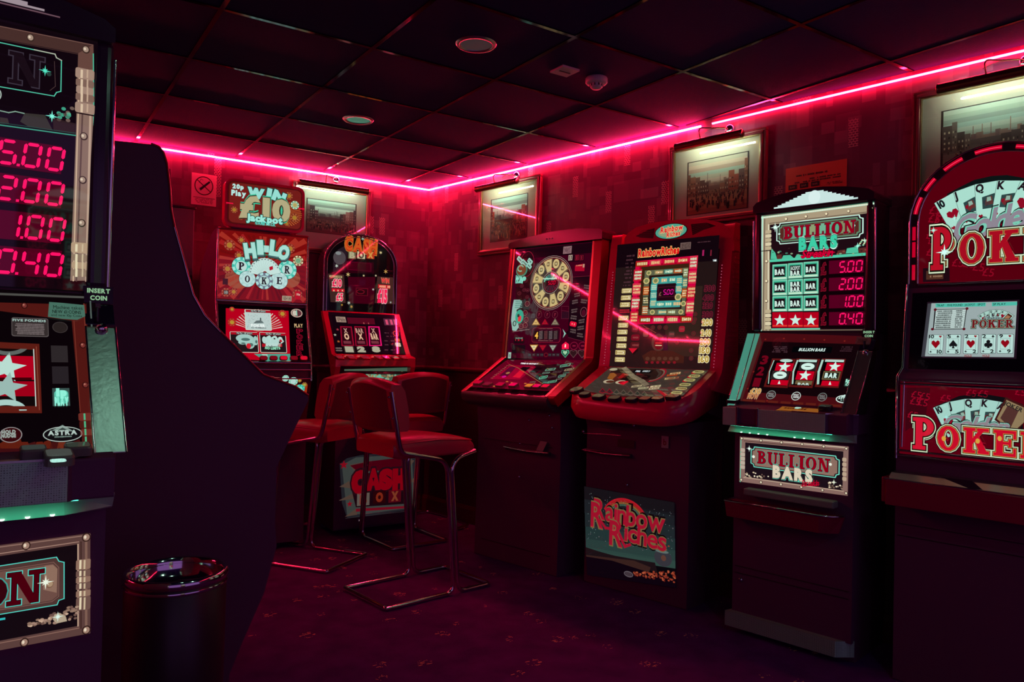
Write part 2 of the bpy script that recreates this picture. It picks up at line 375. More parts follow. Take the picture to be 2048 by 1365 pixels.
def carpet():
    m = bpy.data.materials.new('patterned_red_carpet'); m.use_nodes = True; nt = m.node_tree; N = nt.nodes; L = nt.links; b = N['Principled BSDF']
    tc = N.new('ShaderNodeTexCoord')
    def flecks(sc, rot, th, off):
        mp = N.new('ShaderNodeMapping'); mp.inputs['Rotation'].default_value = (0, 0, R_(rot)); mp.inputs['Scale'].default_value = (sc[0], sc[1], 0); mp.inputs['Location'].default_value = (off, off, 0)
        L.new(tc.outputs['Object'], mp.inputs['Vector']); v = N.new('ShaderNodeTexVoronoi'); v.inputs['Scale'].default_value = 1; L.new(mp.outputs[0], v.inputs['Vector'])
        g = N.new('ShaderNodeMath'); g.operation = 'LESS_THAN'; g.inputs[1].default_value = th; L.new(v.outputs['Distance'], g.inputs[0]); return g.outputs[0]
    big = N.new('ShaderNodeTexVoronoi'); big.inputs['Scale'].default_value = 6.5; L.new(tc.outputs['Object'], big.inputs['Vector'])
    bl = N.new('ShaderNodeMath'); bl.operation = 'LESS_THAN'; bl.inputs[1].default_value = .22; L.new(big.outputs['Distance'], bl.inputs[0])
    f1 = flecks((26, 110), 25, .30, .3); f2 = flecks((130, 45), 50, .20, 3.3)
    mx = N.new('ShaderNodeMath'); mx.operation = 'MAXIMUM'; L.new(f1, mx.inputs[0]); L.new(f2, mx.inputs[1])
    mu = N.new('ShaderNodeMath'); mu.operation = 'MULTIPLY'; L.new(mx.outputs[0], mu.inputs[0]); L.new(bl.outputs[0], mu.inputs[1])
    no = N.new('ShaderNodeTexNoise'); no.inputs['Scale'].default_value = 9; no.inputs['Detail'].default_value = 8; L.new(tc.outputs['Object'], no.inputs['Vector'])
    cr = N.new('ShaderNodeValToRGB'); cr.color_ramp.elements[0].position = .35; cr.color_ramp.elements[0].color = (.09, .008, .15, 1); cr.color_ramp.elements[1].position = .7; cr.color_ramp.elements[1].color = (.14, .014, .21, 1)
    L.new(no.outputs['Fac'], cr.inputs[0])
    mix = N.new('ShaderNodeMix'); mix.data_type = 'RGBA'; mix.inputs['B'].default_value = (.85, .48, .25, 1); L.new(cr.outputs[0], mix.inputs['A']); L.new(mu.outputs[0], mix.inputs['Factor'])
    L.new(mix.outputs['Result'], b.inputs['Base Color']); b.inputs['Roughness'].default_value = .95; b.inputs['Specular IOR Level'].default_value = .1
    n2 = N.new('ShaderNodeTexNoise'); n2.inputs['Scale'].default_value = 350; L.new(tc.outputs['Object'], n2.inputs['Vector'])
    bp = N.new('ShaderNodeBump'); bp.inputs['Strength'].default_value = .6; bp.inputs['Distance'].default_value = .004; L.new(n2.outputs['Fac'], bp.inputs['Height']); L.new(bp.outputs[0], b.inputs['Normal'])
    return m
WP = wallpaper(); CARPET = carpet()
CEILM = pbr('dark_ceiling_tile', (.030, .011, .090), .85, spec=.12, bump=(160, .6))
GRIDM = pbr('polished_ceiling_grid', (.11, .09, .10), .08, 1, bump=(8, .05))
m = MB(); m.prism([(-3.62, -2.0), (wallx(-2.0)+.12, -2.0), (2.79, 5.3), (-3.62, 5.3)], -.08, 0, CARPET, 'z'); struct(m.build('floor'))
m = MB(); m.prism([(-3.62, -2.0), (wallx(-2.0)+.12, -2.0), (2.79, 5.3), (-3.62, 5.3)], CZ, CZ+.06, CEILM, 'z'); struct(m.build('ceiling'))
def wall(F, name, x0, x1):
    m = MB(); m.box(x0, x1, 0, .11, 0, CZ, WP); o = m.build(name); o.location = F.o; o.rotation_euler = (0, 0, F.a); struct(o)
    return o
wall(WA, 'wall_back', -3.62, 2.671); wall(WB, 'wall_right', 0, 7.28)
m = MB(); m.box(-3.72, -3.62, -2, 5.3, 0, CZ, WP); struct(m.build('wall_left'))
tn = 0
def trim(F, x0, x1, kind):
    global tn
    m = MB()
    if kind == 'dado':
        m.prism([(0, 1.062), (-.012, 1.066), (-.022, 1.078), (-.022, 1.090), (-.012, 1.100), (0, 1.102)], x0, x1, WOODD)
        m.box(x0, x1, -.004, 0, .115, 1.062, pbr('dark_lower_wall', (.10, .035, .04), .5, bump=(30, .1)))
        tn += 1; nm = 'trim_%d' % tn
    else:
        m.prism([(0, 0), (-.02, 0), (-.02, .095), (-.014, .108), (-.008, .118), (0, .122)], x0, x1, WOODD); nm = 'baseboard_'+kind
    o = m.build(nm); o.location = F.o; o.rotation_euler = (0, 0, F.a); struct(o)
trim(WA, -3.62, 2.66, 'dado'); trim(WB, .004, 7.2, 'dado'); trim(WA, -3.62, 2.66, 'back'); trim(WB, .004, 7.2, 'right')
m = MB()
for k in range(-6, 6):
    x = .628+.603*k; ye = 5.186 if x < 2.67 else 5.189-(x-2.671)/.1614-.02
    if ye > -1.9: m.box(x-.009, x+.009, -1.95, ye, CZ-.004, CZ+.001, GRIDM)
for k in range(-8, 4):
    y = 2.935+.593*k; m.box(-3.6, wallx(y)-.01, y-.009, y+.009, CZ-.0045, CZ+.001, GRIDM)
tn += 1; struct(m.build('trim_%d' % tn))

# ------------------------------------------------------------------ ceiling fittings
def downlight(x, y, col, k, label):
    r = empty('downlight', (x, y, CZ)); m = MB(); m.lathe([(.064, -.001), (.066, -.007), (.078, -.008), (.084, -.001)], BRUSH, n=48); m.build('trim_ring', r)
    m = MB(); m.lathe([(.0001, -.004), (.030, -.0045), (.064, -.0015)], pbr('frosted_lens_%d' % k, (.25, .3, .3), .12, emis=(lin(col), k/100)), n=40); m.build('lens', r); tag(r, label, 'light', 'recessed downlights')
downlight(1.557, 2.643, '8a7a78', 9, 'grey-lensed round ceiling downlight, the larger one nearer the camera')  # lamp is off; faint lens emission stands in for its grey sheen
downlight(1.565, 3.908, '3cc0a0', 26, 'round ceiling downlight with a painted teal reflection in its lens, the smaller one farther from the camera')  # lamp is off; lens emission stands in for a teal reflection
downlight(1.56, .113, 'b8ffe0', 5500, 'unseen ceiling downlight added for soft fill, behind and right of the viewer')  # added out of view as neutral fill for the machine fronts
downlight(.53, 1.02, 'b8ffe0', 2000, 'unseen ceiling downlight added for soft fill, above the viewer near the left machine')  # added out of view to brighten the left machine's coin plate
r = empty('smoke_detector', (2.19, 2.635, CZ)); m = MB(); m.lathe([(.0001, -.001), (.046, -.001), (.050, -.006), (.050, -.024), (.045, -.030), (.030, -.031), (.0001, -.031)], WHITEP, n=36); m.build('base', r)
m = MB(); m.lathe([(.030, -.030), (.028, -.044), (.020, -.052), (.0001, -.054)], WHITEP, n=30)
for k in range(10):
    a = k*math.pi/5; m.box(.027*math.cos(a)-.003, .027*math.cos(a)+.003, .027*math.sin(a)-.003, .027*math.sin(a)+.003, -.042, -.031, ink('181014'))
m.build('sensor_head', r); tag(r, 'white round smoke detector hanging from the dark ceiling', 'smoke detector')
m = MB(); m.box(-.047, .047, -.047, .047, -.010, -.0005, WHITEP); m.box(-.03, .03, -.004, .004, -.012, -.010, ink('302428')); o = m.build('blanking_plate', bevel=.003); o.location = (2.018, 2.648, CZ); tag(o, 'small square white plate on the ceiling next to the smoke detector', 'plate')

# ------------------------------------------------------------------ pictures and picture lamps
GLASS = bpy.data.materials.new('clear_picture_glass'); GLASS.use_nodes = True; _n = GLASS.node_tree; _n.nodes.remove(_n.nodes['Principled BSDF'])
_t = _n.nodes.new('ShaderNodeBsdfTransparent'); _g = _n.nodes.new('ShaderNodeBsdfGlossy'); _g.inputs['Roughness'].default_value = .02; _f = _n.nodes.new('ShaderNodeMath'); _f.operation = 'MULTIPLY_ADD'; _f.inputs[1].default_value = .9; _f.inputs[2].default_value = .045; _p = _n.nodes.new('ShaderNodeMath'); _p.operation = 'POWER'; _p.inputs[1].default_value = 4.0; _l = _n.nodes.new('ShaderNodeLayerWeight'); _l.inputs[0].default_value = .5; _n.links.new(_l.outputs['Facing'], _p.inputs[0]); _n.links.new(_p.outputs[0], _f.inputs[0]); _x = _n.nodes.new('ShaderNodeMixShader')
_n.links.new(_f.outputs[0], _x.inputs[0]); _n.links.new(_t.outputs[0], _x.inputs[1]); _n.links.new(_g.outputs[0], _x.inputs[2]); _n.links.new(_x.outputs[0], _n.nodes['Material Output'].inputs[0])
def scene_print(A, x0, x1, z0, z1, seed, pal):
    """a generic old town street scene with a crowd"""
    rd = random.Random(seed); w, h = x1-x0, z1-z0
    def bx(cx, cy, bw, bh, c, l, rot=0):
        bw = min(bw, w*.98); cx = min(max(cx, bw/2), w-bw/2); A.ubox((x0+cx, z0+cy), bw, bh, ink(''.join('%02x' % min(255, int(int(c[i:i+2], 16)*1.38)) for i in (0, 2, 4)), .7), l, rot)
    n = 7
    for i in range(n): bx(w/2, h*(.5+.5*(i+.5)/n), w, h*.5/n*1.02, pal['sky'][i % len(pal['sky'])], 1)
    for i in range(6): bx(w/2, h*(.5*(i+.5)/6), w, h*.5/6*1.02, pal['ground'][i % len(pal['ground'])], 1)
    x = 0
    while x < w:                                               # distant roofs
        bw = w*rd.uniform(.03, .08); bh = h*rd.uniform(.04, .12); bx(x+bw/2, h*.5+bh/2, bw, bh, rd.choice(pal['far']), 2); x += bw*.8
    for i in range(4): bx(w*rd.uniform(.1, .75), h*.62, w*.008, h*rd.uniform(.12, .28), rd.choice(pal['far']), 2)
    for side in (0, 1):                                        # nearer buildings
        x = 0
        while x < w*pal['bld'][side]:
            bw = w*rd.uniform(.05, .1); bh = h*(.52*(1-x/(w*.55)))*rd.uniform(.7, 1.15); cx = x+bw/2 if side == 0 else w-x-bw/2
            c = rd.choice(pal['near']); bx(cx, h*.36+bh/2, bw, bh, c, 3)
            for a in range(2):
                for b in range(int(bh/h*10)): bx(cx+(a-.5)*bw*.45, h*.42+b*h*.08, bw*.16, h*.032, rd.choice(pal['win']), 4)
            x += bw
    for i in range(pal['crowd']):                              # people
        t = rd.random()**1.6; y = h*(.42-.34*t); s = h*(.025+.085*t); x = w*rd.uniform(.03, .97); c = rd.choice(pal['ppl'])
        bx(x, y, s*.34, s, c, 5); bx(x, y+s*.62, s*.2, s*.22, rd.choice(pal['face']), 5)
    for i in range(pal.get('carts', 3)):
        x = w*rd.uniform(.2, .8); y = h*rd.uniform(.15, .35); bx(x, y, w*.07, h*.05, rd.choice(pal['near']), 6); bx(x-w*.02, y-h*.03, w*.015, h*.03, '241814', 6); bx(x+w*.02, y-h*.03, w*.015, h*.03, '241814', 6)
FR = pbr('dark_red_wood_frame', (.20, .015, .03), .3, spec=.5, coat=.3)
def picture(F, x0, x1, z0, z1, mat, prn, seed, pal, label):
    r = F.root('framed_picture'); fw = .036; m = MB()
    def ring(a, y0, y1, b, mt):
        for q in ((x0+a, x1-a, z0+a, z0+b), (x0+a, x1-a, z1-b, z1-a), (x0+a, x0+b, z0+b, z1-b), (x1-b, x1-a, z0+b, z1-b)): m.box(q[0], q[1], y0, y1, q[2], q[3], mt)
    ring(0, -.026, -.001, fw*.45, FR); ring(fw*.45, -.032, -.001, fw*.85, FR); m.build('frame', r, bevel=.004)
    m = MB(); ring(fw*.85, -.028, -.010, fw, GOLDM); m.build('gilt_slip', r, bevel=.001)
    A = Art(F, -.012, 0, -.012, 1); M_ = ink(mat, .85); e = fw
    A.ubox(((x0+x1)/2, (z0+z1)/2), x1-x0-2*e, z1-z0-2*e, M_, 0); mt = A.build('mount_board', r)
    B = Art(F, -.013, 0, -.013, 1); px0, px1, pz0, pz1 = prn
    B.ubox(((px0+px1)/2, (pz0+pz1)/2), px1-px0+.01, pz1-pz0+.01, ink('3a2a24'), 0)
    scene_print(B, px0, px1, pz0, pz1, seed, pal); B.build('print', r)
    g = MB(); g.box(x0+e*.9, x1-e*.9, -.0215, -.0195, z0+e*.9, z1-e*.9, GLASS); g.build('glass', r); tag(r, label, 'picture', 'framed street scenes on the walls')
WARM = dict(sky=['8a6f60', '9a8272', '8c8070', '7c8478'], ground=['6a4630', '7c5638', '8c6a48', '84664c', '6c4c3c', '5c4038'], far=['6a5048', '5c4440', '74584c'], near=['4a2e2a', '5c3a30', '6e4434', '7a3c2c', '503430'],
            win=['a09078', '2a1a18', '8c7c6c'], crowd=150, ppl=['241818', '2e2020', '3a2420', '1c1418', '5a2c24'], face=['8c6a58', '6a4a40'], bld=(.32, .42))
COOL = dict(sky=['5c7068', '6c8478', '7c988c', '86a498'], ground=['4c3434', '5c4440', '54403c', '604c48', '4a3838', '3c2c30'], far=['44504c', '505c56', '3c4444'], near=['3c2c30', '54403c', '4c3434', '6a5450', '30282c'],
            win=['7c8478', '20181c', '6a6a60'], crowd=190, ppl=['241c20', '30242a', '54302c', '6a2c2c', '3c3438', '8a7468'], face=['7c6258', '5a4440'], bld=(.22, .3), carts=4)
REDD = dict(COOL, near=['4c1c1c', '6a2a24', '5c2824', '3c2024', '7c3c2c'], ground=['4c2420', '5c2c24', '643428', '5a3028', '44241f', '3a2020'], ppl=['241418', '6a2420', '80402c', '3a1c1c', 'a07050', '301c20'], crowd=230, bld=(.1, .3))
GREY = dict(WARM, sky=['70756c', '808478', '8c9084', '7c8880'], near=['3c2c28', '4c3c34', '54443c', '443430'], ground=['5c4840', '6c564a', '745c50', '64504a', '54443f', '4c3c38'], crowd=60, bld=(.25, .6), carts=5)
picture(WB, .618, 1.236, 1.895, 2.385, 'c0b49c', (.745, 1.108, 1.985, 2.275), 3, REDD, 'framed market square print with a red crowd, nearest the room corner on the side wall')
picture(WB, 2.238, 2.815, 1.925, 2.372, 'c4b4a0', (2.355, 2.712, 1.984, 2.265), 5, WARM, 'framed brown town crowd print, in the middle of the side wall')
picture(WB, 3.492, 4.12, 1.90, 2.378, 'bcac9c', (3.606, 4.0, 2.00, 2.272), 8, GREY, 'framed grey street and mill print, above the machine with the playing card arch')
picture(WA, 1.605, 2.184, 1.885, 2.375, 'a8a898', (1.712, 2.072, 2.035, 2.262), 11, COOL, 'framed bluish town print on the back wall, partly behind a lit topper sign')
LAMPE = pbr('picture_lamp_bulb', (.8, .9, .85), .3, emis=((.62, 1.0, .80), 78))
def piclamp(F, x0, x1, z, xm, label, k=1):
    r = F.root('picture_lamp'); yc = -.112; m = MB(); rad = .021; n = 12; rings = []
    for x in (x0, x1):
        o = [(x, yc+rad*math.cos(R_(a)), z+rad*math.sin(R_(a))) for a in [45+245*i/n for i in range(n+1)]]
        i_ = [(x, yc+(rad-.0025)*math.cos(R_(a)), z+(rad-.0025)*math.sin(R_(a))) for a in [45+245*i/n for i in range(n+1)]][::-1]
        rings.append(o+i_)
    m.loft(rings, BRASS); 
    for x in (x0, x1): m.lathe([(.0001, -.006), (.016, -.006), (.022, -.002), (.022, .003), (.014, .008), (.0001, .008)], BRASS, (x, yc, z), 20, frame=(Vector((0, 1, 0)), Vector((0, 0, 1)), Vector((1, 0, 0))))
    m.build('shade', r)
    b = MB(); b.tube([(x0+.03, yc, z), (x1-.03, yc, z)], .0042, LAMPE, 10); b.build('bulb', r)
    a = MB(); a.tube(fillet([(xm-.05, yc+.005, z+.02), (xm-.055, yc-.012, z+.075), (xm-.01, -.06, z+.078), (xm+.045, -.04, z+.073), (xm+.06, -.02, z+.070)], .03), .0035, BRASS, 8); a.build('arm', r)
    w = MB(); w.lathe([(.0001, .026), (.012, .025), (.022, .018), (.027, .008), (.028, .0005), (.0001, .0005)], CHROME, (xm+.06, 0, z+.070), 28, frame=(Vector((1, 0, 0)), Vector((0, 0, 1)), Vector((0, -1, 0)))); w.build('wall_mount', r)
    c = MB(); c.tube(fillet([(xm+.06, -.004, z+.070), (xm+.01, -.004, z+.092), (xm-.05, -.004, z+.094), (xm-.09, -.004, z+.080)], .03), .0022, BLACKG, 6); c.build('cable', r)
    tag(r, label, 'lamp', 'brass picture lamps')
piclamp(WB, .700, 1.10, 2.343, .93, 'brass picture lamp over the market square print nearest the room corner')
piclamp(WB, 2.345, 2.73, 2.334, 2.54, 'brass picture lamp over the middle picture of the side wall')
piclamp(WB, 3.62, 4.02, 2.340, 3.84, 'brass picture lamp at the top right edge, over the grey mill print')
piclamp(WA, 1.62, 2.12, 2.350, 1.86, 'brass picture lamp on the back wall above the bluish town print')

# ------------------------------------------------------------------ papers on the walls
A = Art(WA, -.003, 0, -.003, 1, (360, 320, 3.938)); r = WA.root('no_smoking_sign')
m = MB(); m.box(.957, 1.110, -.003, -.0005, 2.129, 2.333, ink('f8a8b4', .6)); m.build('sheet', r)
RD = ink('5a1018', .6); A.ring(188, 205, 150, 150, 9, RD, 1); A.line([(140, 160), (240, 255)], 8, RD, 1)
A.poly([(152, 225), (230, 168), (240, 180), (163, 242)], ink('100408'), 2); A.line([(150, 180), (165, 150), (182, 160)], 3, ink('60141c'), 1); A.box(190, 300, 170, 4, RD, 1); A.scrib(190, 325, 150, 40, ink('a04450'), 1, 4)
A.build('printed_symbol', r); tag(r, 'pink paper no smoking sign with a struck out cigarette, on the back wall', 'sign')
r = WB.root('wall_notice'); A = Art(WB, -.003, 0, -.003, 1, (1320, 230, 4.876)); m = MB(); m.box(2.909, 3.205, -.003, -.0005, 1.90, 2.148, ink('e84838', .6)); m.build('sheet', r)
T_ = ink('3a0812'); A.scrib(1480, 575, 330, 26, T_, 1, 1); A.scrib(1600, 600, 340, 24, T_, 1, 1); A.scrib(1520, 635, 520, 22, T_, 1, 1)
for i, (bx_, by_, s_) in enumerate(((1295, 708, 'BAR'), (1405, 688, 'BAR'), (1515, 672, 'BAR'))):
    A.box(bx_, by_, 82, 48, ink('14040a'), 1); A.text(s_, bx_, by_, 48, 18, ink('a06458'), 2)
A.scrib(1700, 660, 170, 30, T_, 1, 2); A.build('printed_text', r); tag(r, 'orange-red paper notice with three small black boxes, behind the bullion machine top', 'notice')
r = WA.root('metal_wall_box'); m = MB(); m.box(.80, .968, -.07, -.0005, 1.66, 2.085, GREYP); m.build('casing', r, bevel=.006); m = MB(); m.box(.79, .976, -.078, -.0005, 2.085, 2.10, BLACKG); m.build('lid', r, bevel=.003)
m = MB(); m.box(.80, .968, -.06, -.0005, 1.5, 1.66, BLACKG); m.build('lower_housing', r, bevel=.004); tag(r, 'grey metal box on the back wall below the no smoking sign', 'wall box')

# ================================================================== helpers for machines
def extr(A, pts, d, mat, l=0, uv=False, name=None, parent=None, bevel=0, scale=1):
    """solid cut from an outline on a panel plane, d deep into the machine"""
    q = pts if uv else [A.P(*p) for p in pts]
    m = MB(); f = [A.loc(u, v, l) for u, v in q]; b = [(x, y+d, z) for x, y, z in f]; m.loft([b, f], mat)
    return m.build(name, parent, bevel) if name else m
def on(A, x, y, l=0):
    u, v = A.P(x, y); return A.loc(u, v, l)
def ptube(A, pts, r, mat, l=.004, n=8, fil=0):
    q = [on(A, x, y, l) for x, y in pts]; q = fillet(q, fil) if fil else q; m = MB(); m.tube(q, r, mat, n); return m
def button(A, x, y, w, h, t, side, top, parent, skew=0, l0=.002, round_=.2, name='button'):
    c = A.P(x, y); w, h = A.S(x, y, w, h); m = MB()
    def rr(w, h, k, l):
        k = k*min(w, h); q = []
        for sx, sy, a0 in ((1, 1, 0), (-1, 1, 90), (-1, -1, 180), (1, -1, 270)): q += _ell(sx*(w/2-k), sy*(h/2-k), k, k, a0, a0+90, 3)
        return [A.loc(c[0]+a+skew*b, c[1]+b, l) for a, b in q]
    m.loft([rr(w, h, round_, 0), rr(w, h, round_, l0+t*.8), rr(w*.93, h*.9, round_, l0+t)], side)
    m.add(rr(w*.84, h*.78, round_, l0+t+.0006), [tuple(range(16))], top)
    return m.build(name, parent)
def sparkle(A, x, y, r, mat, l):
    A.star(x, y, r, mat, l, 4, .18, 90); A.star(x, y, r*.55, mat, l, 4, .3, 45)

# ================================================================== BULLION MACHINE (two of them)
REDDK = pbr('dark_red_gloss_plastic', (.30, .006, .05), .2, spec=.5)
FB = Frame(2.729, 2.26, -78.5)
def bullion_body(FB, tray=True):
    r = FB.root('fruit_machine')
    m = MB(); m.prism([(0, .085), (0, .90), (.36, .90), (.36, 0), (.04, 0), (.04, .085)], 0, .52, BLACK)
    m.prism([(-.085, .925), (-.088, 1.004), (-.03, 1.018), (.165, 1.338), (.36, 1.338), (.36, .90), (0, .90), (-.01, .925)], 0, .52, BLACK)
    m.prism([(.185, 1.335), (.172, 1.90), (.36, 1.90), (.36, 1.335)], 0, .52, BLACKG); m.build('cabinet', r, bevel=.004)
    m = MB(); m.prism([(-.02, -.03), (.47, -.03), (.525, .03), (-.0, .03)], .028, .092, MESHG, 'z'); m.build('kick_plate', r, bevel=.004)
    for z in (.262, .292): MB().box(.012, .508, -.0025, .002, z, z+.003, ink('3a2a30', .3)).build('door_seam', r)
    m = MB(); m.lathe([(.0001, .006), (.007, .006), (.009, 0)], CHROME, (.04, -.001, .235), 16, frame=(Vector((1, 0, 0)), Vector((0, 0, 1)), Vector((0, -1, 0)))); m.build('door_lock', r)
    # shelf with perforated front
    m = MB()
    for x0, x1 in ((-.012, .055), (.153, .44)): m.box(x0, x1, -.094, -.02, .925, 1.004, MESHG)
    m.box(.055, .153, -.094, -.02, .925, .934, MESHG); m.box(.055, .153, -.05, -.02, .93, 1.0, ink('2a1008', .5))
    m.prism([(.44, -.094), (.535, .0), (.535, .12), (.44, .12)], .925, 1.004, BLACK, 'z'); m.build('front_shelf', r, bevel=.002)
    m = MB(); m.loft([[(x, .0, .924), (x, -.034, .924), (x, -.060+i, .894), (x, .0, .889)] for x, i in ((-.004, 0), (.44, 0), (.53, .05))], pbr('pale_ledge', (.45, .48, .42), .45)); m.build('under_shelf_ledge', r)
    MB().box(.02, .46, -.080, -.070, .9236, .9248, pbr('teal_light_strip', (.5, .8, .7), .4, emis=((.06, 1.0, .55), 4.5))).build('light_strip', r)
    LEDREF = pbr('white_led_reflection', (.8, .9, .85), .3, emis=((.6, 1.0, .8), 5))
    for x in (.06, .10, .14, .18, .30, .34, .38, .42): MB().lathe([(.0001, .0), (.0035, .001), (.004, .004)], LEDREF, (x, -.0575, .8935), 8).build('led_reflection', r)  # glowing dots on the ledge stand in for reflections of LEDs
    m = MB(); y = -.097
    for q in ((.052, .060, .93, 1.008), (.148, .156, .93, 1.008), (.052, .156, .926, .934)): m.box(q[0], q[1], y, -.05, q[2], q[3], CHROME)
    o = m.build('payout_frame', r, bevel=.002)
    A = Art(FB, -.052, 0, -.052, 1); A.ubox((.104, .965), .086, .06, glow('5a2008', .5), 0); A.ubox((.104, .948), .08, .022, glow('b05818', .7), 1); A.build('payout_slot', r)
    # casing columns, chrome edges, coin plates
    MB().box(-.006, .036, .150, .30, 1.345, 1.90, BLACKG).build('side_column', r, bevel=.014, seg=3); MB().box(.492, .534, .150, .30, 1.345, 1.90, BLACKG).build('side_column', r, bevel=.014, seg=3)
    for x in (.535, -.007): MB().tube([(x, .165, 1.352), (x, .150, 1.86)], .0042, CHROME, 8).build('chrome_edge', r)
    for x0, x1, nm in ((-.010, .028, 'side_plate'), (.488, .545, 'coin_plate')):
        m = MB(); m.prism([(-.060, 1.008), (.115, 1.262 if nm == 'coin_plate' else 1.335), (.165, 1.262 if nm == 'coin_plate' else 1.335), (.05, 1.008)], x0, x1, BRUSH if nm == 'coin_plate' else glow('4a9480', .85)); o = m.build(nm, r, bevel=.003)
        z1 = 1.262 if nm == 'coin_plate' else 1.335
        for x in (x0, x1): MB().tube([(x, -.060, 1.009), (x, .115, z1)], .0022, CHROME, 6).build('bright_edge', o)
    m = MB(); m.prism([(.117, 1.266), (.150, 1.312), (.19, 1.312), (.19, 1.266)], .488, .545, CHROME); m.box(.508, .513, .108, .13, 1.272, 1.305, BLACKG); o = m.build('coin_slot', r, bevel=.004)
    m = MB(); m.lathe([(.0001, .016), (.006, .015), (.012, .008), (.013, 0)], CHROME, (.518, .112, 1.255), 16, frame=(Vector((1, 0, 0)), Vector((0, .5, .86)), Vector((0, -.86, .5)))); m.build('reject_button', r)
    m = MB(); m.prism([(.150, 1.314), (.155, 1.352), (.2, 1.352), (.2, 1.314)], .488, .545, BLACKG); o = m.build('coin_sign', r)
    A = Art(FB, .1485, 1.314, .1535, 1.352); A.text.__func__
    c0 = (.5165, .0195)
    def utext(A, t, u, v, w, h, mat, l=2):
        xx = 0; its = []
        for ch in t:
            vs, fs = glyph(ch, .04); x0 = min(a for a, b in vs); its.append((vs, fs, xx-x0)); xx += max(a for a, b in vs)-x0+.08
        for vs, fs, x0 in its: A.mb.add([A.loc(u-w/2+(a+x0)*w/xx, v+(b/.7-.5)*h, .0008+l*.0005) for a, b in vs], fs, mat)
    utext(A, 'INSERT', .5165, .028, .046, .0095, glow('8cb890')); utext(A, 'COIN', .5165, .012, .034, .0095, glow('8cb890')); A.build('coin_sign_text', o)
    # canopy and crest
    m = MB(); m.prism([(-.004, 1.893), (-.004, 1.925), (.012, 1.941), (.10, 1.962), (.20, 1.975), (.32, 1.975), (.42, 1.962), (.51, 1.941), (.532, 1.925), (.532, 1.893)], .135, .35, BLACKG, 'y'); m.build('canopy', r, bevel=.006)
    # payout tray
    z0_ = 0 if tray else -.16
    m = MB(); m.box(.07, .462, -.052, 0, .622+z0_, .652+z0_, GREYP); m.build('tray_hinge_bar', r, bevel=.006)
    pl = lambda i: [(.0, 0), (.0, -.085+i), (.415-i*.3, -.085+i), (.465-i, -.06+i), (.49-i, -.015), (.49-i, 0)]
    m = MB(); m.loft([[(a, b, .520+z0_) for a, b in pl(.022)], [(a, b, .592+z0_) for a, b in pl(0)]], REDDK, caps=True); o = m.build('payout_tray', r)
    m = MB(); m.tube([(a, b-.001, .594+z0_) for a, b in pl(0)], .0042, CHROME, 8); m.build('tray_rim', o)
    m = MB(); m.prism([(.30, -.093), (.44, -.093), (.536, .0), (.536, .06), (.47, .06), (.30, -.03)], 1.004, 1.0085, BRUSH, 'z'); m.build('shelf_top_plate', r, bevel=.001)
    # ventilation slots in the side
    for z, y in ((1.74, .255), (1.71, .258), (1.69, .256), (1.58, .25), (1.55, .25), (1.52, .25)): MB().box(.519, .5215, y+.03, y+.055, z, z+.004, ink('8a8490', .4)).build('vent_slot', r)
    return r
